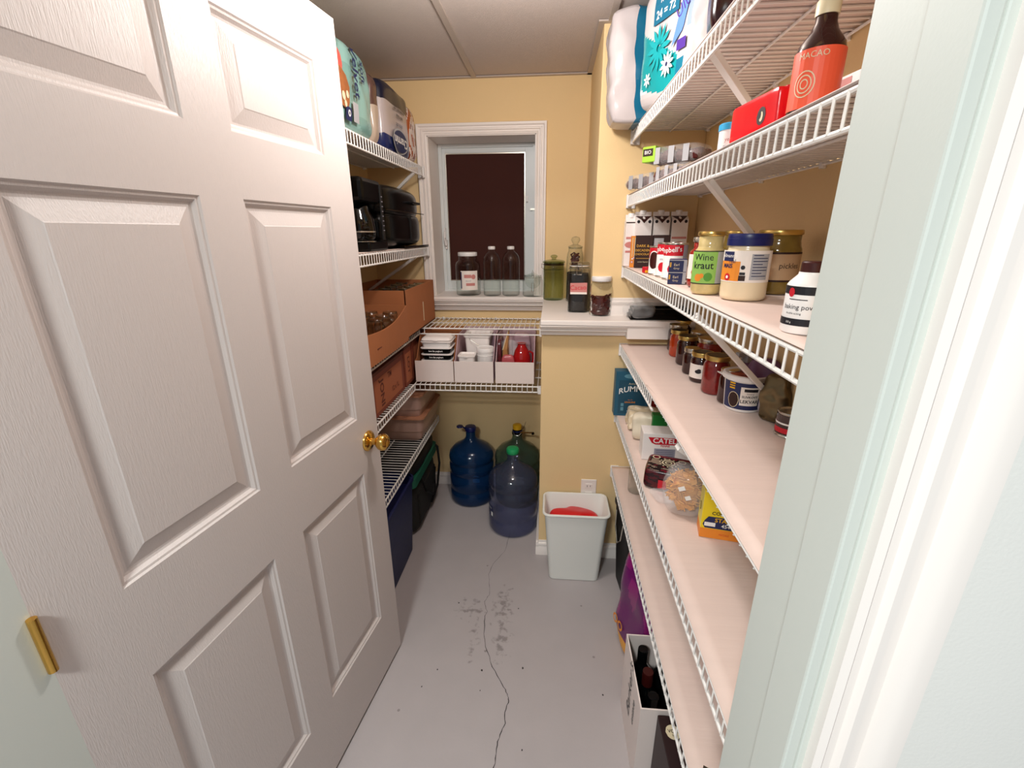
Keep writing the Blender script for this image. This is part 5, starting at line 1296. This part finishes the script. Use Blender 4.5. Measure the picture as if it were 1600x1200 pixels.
# ------------------------------------------------------------------ left fourth shelf (z 0.826): printed cartons
zc_ = .826+.0035
def brown_carton(label, y0, y1, h, words):
    t = thing('printed_carton', label, 'carton', (-.81, (y0+y1)/2, zc_), pi/2, 'printed brown cartons on the fourth left shelf')
    w_ = y1-y0
    make('carton_body', MB().box(-w_/2, w_/2, -.125, .125, 0, h), mat('carton_rust', '7d3a26', .7, mottle=.06) if 'carton_rust' not in MATS else 'carton_rust', t, bevel=.002)
    make('carton_lid', MB().box(-w_/2-.002, w_/2+.002, -.1275, .127, h-.012, h+.002), 'kraft_dark', t, bevel=.001)
    pn = decal('print_frame', t, mat('carton_tan', 'a85f3d', .7) if 'carton_tan' not in MATS else 'carton_tan', on_front(0, -.1256, h/2-.008), [('r', -w_*.42, w_*.42, -h*.36, h*.36)])
    for (s_, sz, dx, dz, ro) in words: lettering(s_, sz, 'kraft_dark', pn, on_front(dx, -.1262, h/2+dz), .03, rot=ro)
    return t
brown_carton('large rust brown carton with dark print, nearest the door edge', 1.60, 2.00, .185, [('JONI', .055, -.09, -.01, -pi/2), ('TM', .034, .01, .04, 0), ('12 x 1L', .030, .07, -.035, 0)])
brown_carton('smaller rust brown carton next to the niche trays', 2.02, 2.13, .195, [('LOT', .045, 0, .0, -pi/2)])
brown_carton('dark brown carton in the corner behind the niche trays', 2.15, 2.45, .20, [])

# ------------------------------------------------------------------ niche trays (z 0.826) and their contents
def tray(label, x0, x1, inside='kraft'):
    y0, y1 = 2.112, 2.46; w_ = x1-x0
    t = thing('cardboard_tray', label, 'tray', ((x0+x1)/2, y0, .8295), 0, 'white cut-down cardboard trays in the niche')
    make('tray_base', MB().box(-w_/2, w_/2, 0, y1-y0, 0, .003), 'card_white', t)
    make('tray_front', MB().box(-w_/2, w_/2, 0, .004, .003, .108), 'card_white', t, bevel=.0008)
    make('tray_back', MB().box(-w_/2, w_/2, y1-y0-.004, y1-y0, .003, .215), inside, t)
    for sg in (-1, 1):
        poly = [(.004, .003), (.348-.004, .003), (.348-.004, .215), (.12, .215), (.03, .112), (.004, .108)]
        xa = sg*w_/2; make('tray_side', MB().prism(poly, 'x', min(xa, xa-sg*.003), max(xa, xa-sg*.003)), inside, t)
    return t
TR = [(-.664, -.472), (-.468, -.274), (-.264, -.074)]
tray('left white cardboard tray holding stacked food containers', *TR[0]); tray('middle white cardboard tray holding white tubs', *TR[1], inside='mauve'); tray('right white cardboard tray holding bags and a red jug', *TR[2], inside='mauve')
zq = .8295+.004
lv = ['lowest', 'second lowest', 'third lowest', 'fourth lowest', 'third from top', 'second from top', 'topmost']
for k in range(6):
    z = zq+.032*k
    dark = k < 5
    t = thing('food_container', f'{["lowest","second lowest","third lowest","third highest","second highest","highest"][k]} container of the stack in left niche tray', 'container', (-.568+.002*(k % 2), 2.222, z), 0, 'stacked food containers with pale lids')
    b = loft(MB(), [rr(.068, .058, .014, 0), rr(.074, .064, .016, .026)])
    make('container_body', b, 'black_plastic' if dark else 'plastic_white', t, smooth=SM)
    make('lid', loft(MB(), [rr(.078, .068, .018, .0255), rr(.079, .069, .018, .0265), rr(.079, .069, .018, .0300), rr(.074, .064, .016, .0315)]), 'card_panel', t, smooth=SM)
    if dark: lettering('low fat yoghurt', .0115, 'ink_white', t, lambda px, py: (px, -.0650, .014+py), .02)
t = thing('container_lid', 'loose shallow pale lid crowning the container stack', 'lid', (-.566, 2.222, zq+.1925)); make('lid_body', loft(MB(), [rr(.070, .060, .018, 0), rr(.076, .066, .018, .004), rr(.070, .060, .016, .014), rr(.060, .050, .014, .018)]), 'card_panel', t, smooth=SM); make('lid_tab', MB().box(-.01, .01, -.074, -.064, .002, .005), 'card_panel', t)
# middle tray
t = thing('square_bucket', 'tall white square tub with thin wire handle in middle tray', 'tub', (-.372, 2.31, zq))
make('tub_body', loft(MB(), [rr(.052, .052, .012, 0), rr(.064, .064, .014, .195), rr(.070, .070, .016, .196), rr(.071, .071, .016, .206), rr(.066, .066, .014, .207), rr(.060, .060, .012, .20), rr(.050, .050, .012, .01)]), 'card_panel', t, smooth=SM)
make('handle', MB().tube([(-.066, -.02, .198), (-.03, -.078, .185), (.02, -.084, .152), (.06, -.075, .150), (.072, -.02, .190)], .0018, 6), 'silver', t, smooth=SM)
t = thing('round_tub', 'round white lidded tub at the front of the middle tray', 'tub', (-.323, 2.195, zq))
make('tub_body', MB().lathe([(0, 0), (.036, 0), (.039, .004), (.042, .145), (0, .145)], 32), 'plastic_white', t, smooth=SM); make('lid', MB().lathe([(.041, .138), (.0445, .138), (.0448, .155), (.043, .158), (.039, .156), (0, .156)], 32), 'plastic_white', t, smooth=SM); make('rib', MB().lathe([(.0415, .118), (.0432, .120), (.0418, .122)], 32), 'plastic_white', t, smooth=SM)
t = thing('small_tub', 'small white square tub left of the round tub', 'tub', (-.412, 2.18, zq))
make('tub_body', loft(MB(), [rr(.030, .030, .008, 0), rr(.040, .038, .010, .118), rr(.044, .042, .012, .119), rr(.044, .042, .012, .125), rr(.038, .036, .010, .126), rr(.034, .032, .010, .118)]), 'card_panel', t, smooth=SM)
make('tub_tab', MB().box(-.008, .008, -.048, -.040, .119, .124), 'card_panel', t)
# right tray
t = thing('red_jug', 'shiny dark red glass jug in the right niche tray', 'jug', (-.140, 2.20, zq))
make('jug_body', MB().lathe([(0, 0), (.030, 0), (.040, .02), (.045, .06), (.044, .11), (.034, .145), (.022, .165), (.020, .175), (.024, .180), (0, .176)], 32, sy=.9), 'red_glass', t, smooth=SM)
make('jug_handle', MB().tube([(.036, 0, .14), (.055, 0, .13), (.058, 0, .09), (.044, 0, .06)], .005, 8), 'red_glass', t, smooth=SM)
o = pack('plastic_bag', .085, .05, .19, solid('ffffff'), p=3.5, amp=.008, fq=24, seed=121, loc=(-.205, 2.235, zq)); o.data.materials[0] = MATS['clear_plastic']; tag(o, 'clear plastic bag standing left of the red jug in tray', 'plastic bag')
tag(pack('coral_packet', .06, .03, .125, lambda u, v, w, f_: 'b4545a' if w > .2 else '6b5a54', p=5, amp=.006, seed=123, loc=(-.205, 2.17, zq)), 'small coral and taupe packet low at the front of right tray', 'packet')
t = thing('paper_sleeve', 'pointed brown paper sleeve standing at the left of right tray', 'paper sleeve', (-.225, 2.20, zq), .2)
make('sleeve_body', MB().add([(-.018, -.035, 0), (.016, -.035, 0), (.016, .045, 0), (-.018, .045, 0), (-.012, -.02, .15), (.010, -.02, .15), (.030, .05, .232), (.024, .05, .232)], [(0, 1, 5, 4), (1, 2, 6, 5), (2, 3, 7, 6), (3, 0, 4, 7), (4, 5, 6, 7), (0, 3, 2, 1)]), 'brown_paper', t)
make('sleeve_edge', MB().tube([(-.012, -.021, .15), (.024, .049, .234)], .002, 5), 'ink_cream', t)
tag(pack('dark_packet', .022, .12, .20, solid('5a2026'), p=6, amp=.004, seed=125, loc=(-.252+.004, 2.235, zq)), 'thin dark red packet against the left side of right tray', 'packet')
tag(pack('mauve_bag', .10, .07, .205, solid('b99aa4'), p=5, amp=.006, seed=127, loc=(-.15, 2.33, zq)), 'pale mauve bag standing behind the red jug', 'bag')
tag(pack('mauve_bag', .08, .05, .19, solid('a98c99'), p=5, amp=.006, seed=129, loc=(-.325, 2.415, zq)), 'pale mauve bag at the rear of the middle tray', 'bag')

# ------------------------------------------------------------------ lowest left shelf: storage tubs
zd = .486+.0035
for k, (lab, z, ml) in enumerate([('lower pinkish translucent storage tub with ribbed sides', zd, 'lower'), ('upper pinkish storage tub nested in the lower one', zd+.125, 'upper')]):
    t = thing('storage_tub', lab, 'storage tub', (-.80, 2.31, z), 0, 'nested pinkish storage tubs')
    make('tub_body', loft(MB(), [rr(.125, .165, .03, 0), rr(.132, .172, .03, .008), rr(.137, .177, .03, .05), rr(.141, .181, .03, .053), rr(.147, .188, .03, .13)], cap1=True), 'tub_pink', t, smooth=SM)
    make('tub_rim', loft(MB(), [rr(.147, .188, .03, .128), rr(.158, .199, .034, .128), rr(.158, .199, .034, .137), rr(.150, .191, .03, .139)]), 'tub_rim', t, smooth=SM)

# ------------------------------------------------------------------ floor, left side
t = thing('storage_bin', 'dark blue plastic bin on the floor behind the door edge', 'bin', (-.80, 1.66, 0))
make('bin_body', loft(MB(), [rr(.118, .24, .03, 0), rr(.124, .246, .035, .006), rr(.142, .27, .035, .37), rr(.142, .27, .035, .40), rr(.134, .262, .03, .40), rr(.130, .258, .03, .36)]), 'bin_blue', t, smooth=SM)
make('bin_rim', loft(MB(), [rr(.143, .271, .036, .385), rr(.150, .278, .038, .388), rr(.150, .278, .038, .408), rr(.143, .271, .036, .41)], cap0=False, cap1=False), 'bin_blue', t, smooth=SM)
t = thing('cooler_bag', 'grey cooler bag with dark green lid band and black strap', 'cooler bag', (-.805, 2.195, 0))
def cshape(u_, v_, w_): return (u_*(1-.05*w_), v_, w_)
o = pack('bag_body', .27, .46, .30, solid('2b2a26'), p=6, amp=.006, seed=131, parent=t); o.data.materials[0] = MATS['cooler_grey']
o = pack('bag_lid', .275, .465, .075, solid('0a0a0a'), p=5, amp=.003, seed=132, parent=t, z0=.345); o.data.materials[0] = MATS['black_matte']
make('green_band', loft(MB(), [rr(.138, .233, .03, .300), rr(.140, .235, .03, .302), rr(.140, .235, .03, .350), rr(.138, .233, .03, .352)]), 'cooler_green', t, smooth=SM)
make('shoulder_strap', MB().tube([(.130, .20, .35), (.150, .20, .33), (.155, .205, .22), (.150, .15, .10), (.143, .03, .06)], .007, 6).tube([(.132, -.10, .30), (.150, -.08, .20), (.157, .02, .12), (.150, .08, .15), (.15, .12, .24)], .0055, 6), 'black_matte', t, smooth=SM)
make('front_pocket', MB().box(.128, .140, -.18, .16, .06, .24), 'cooler_grey', t, bevel=.01)
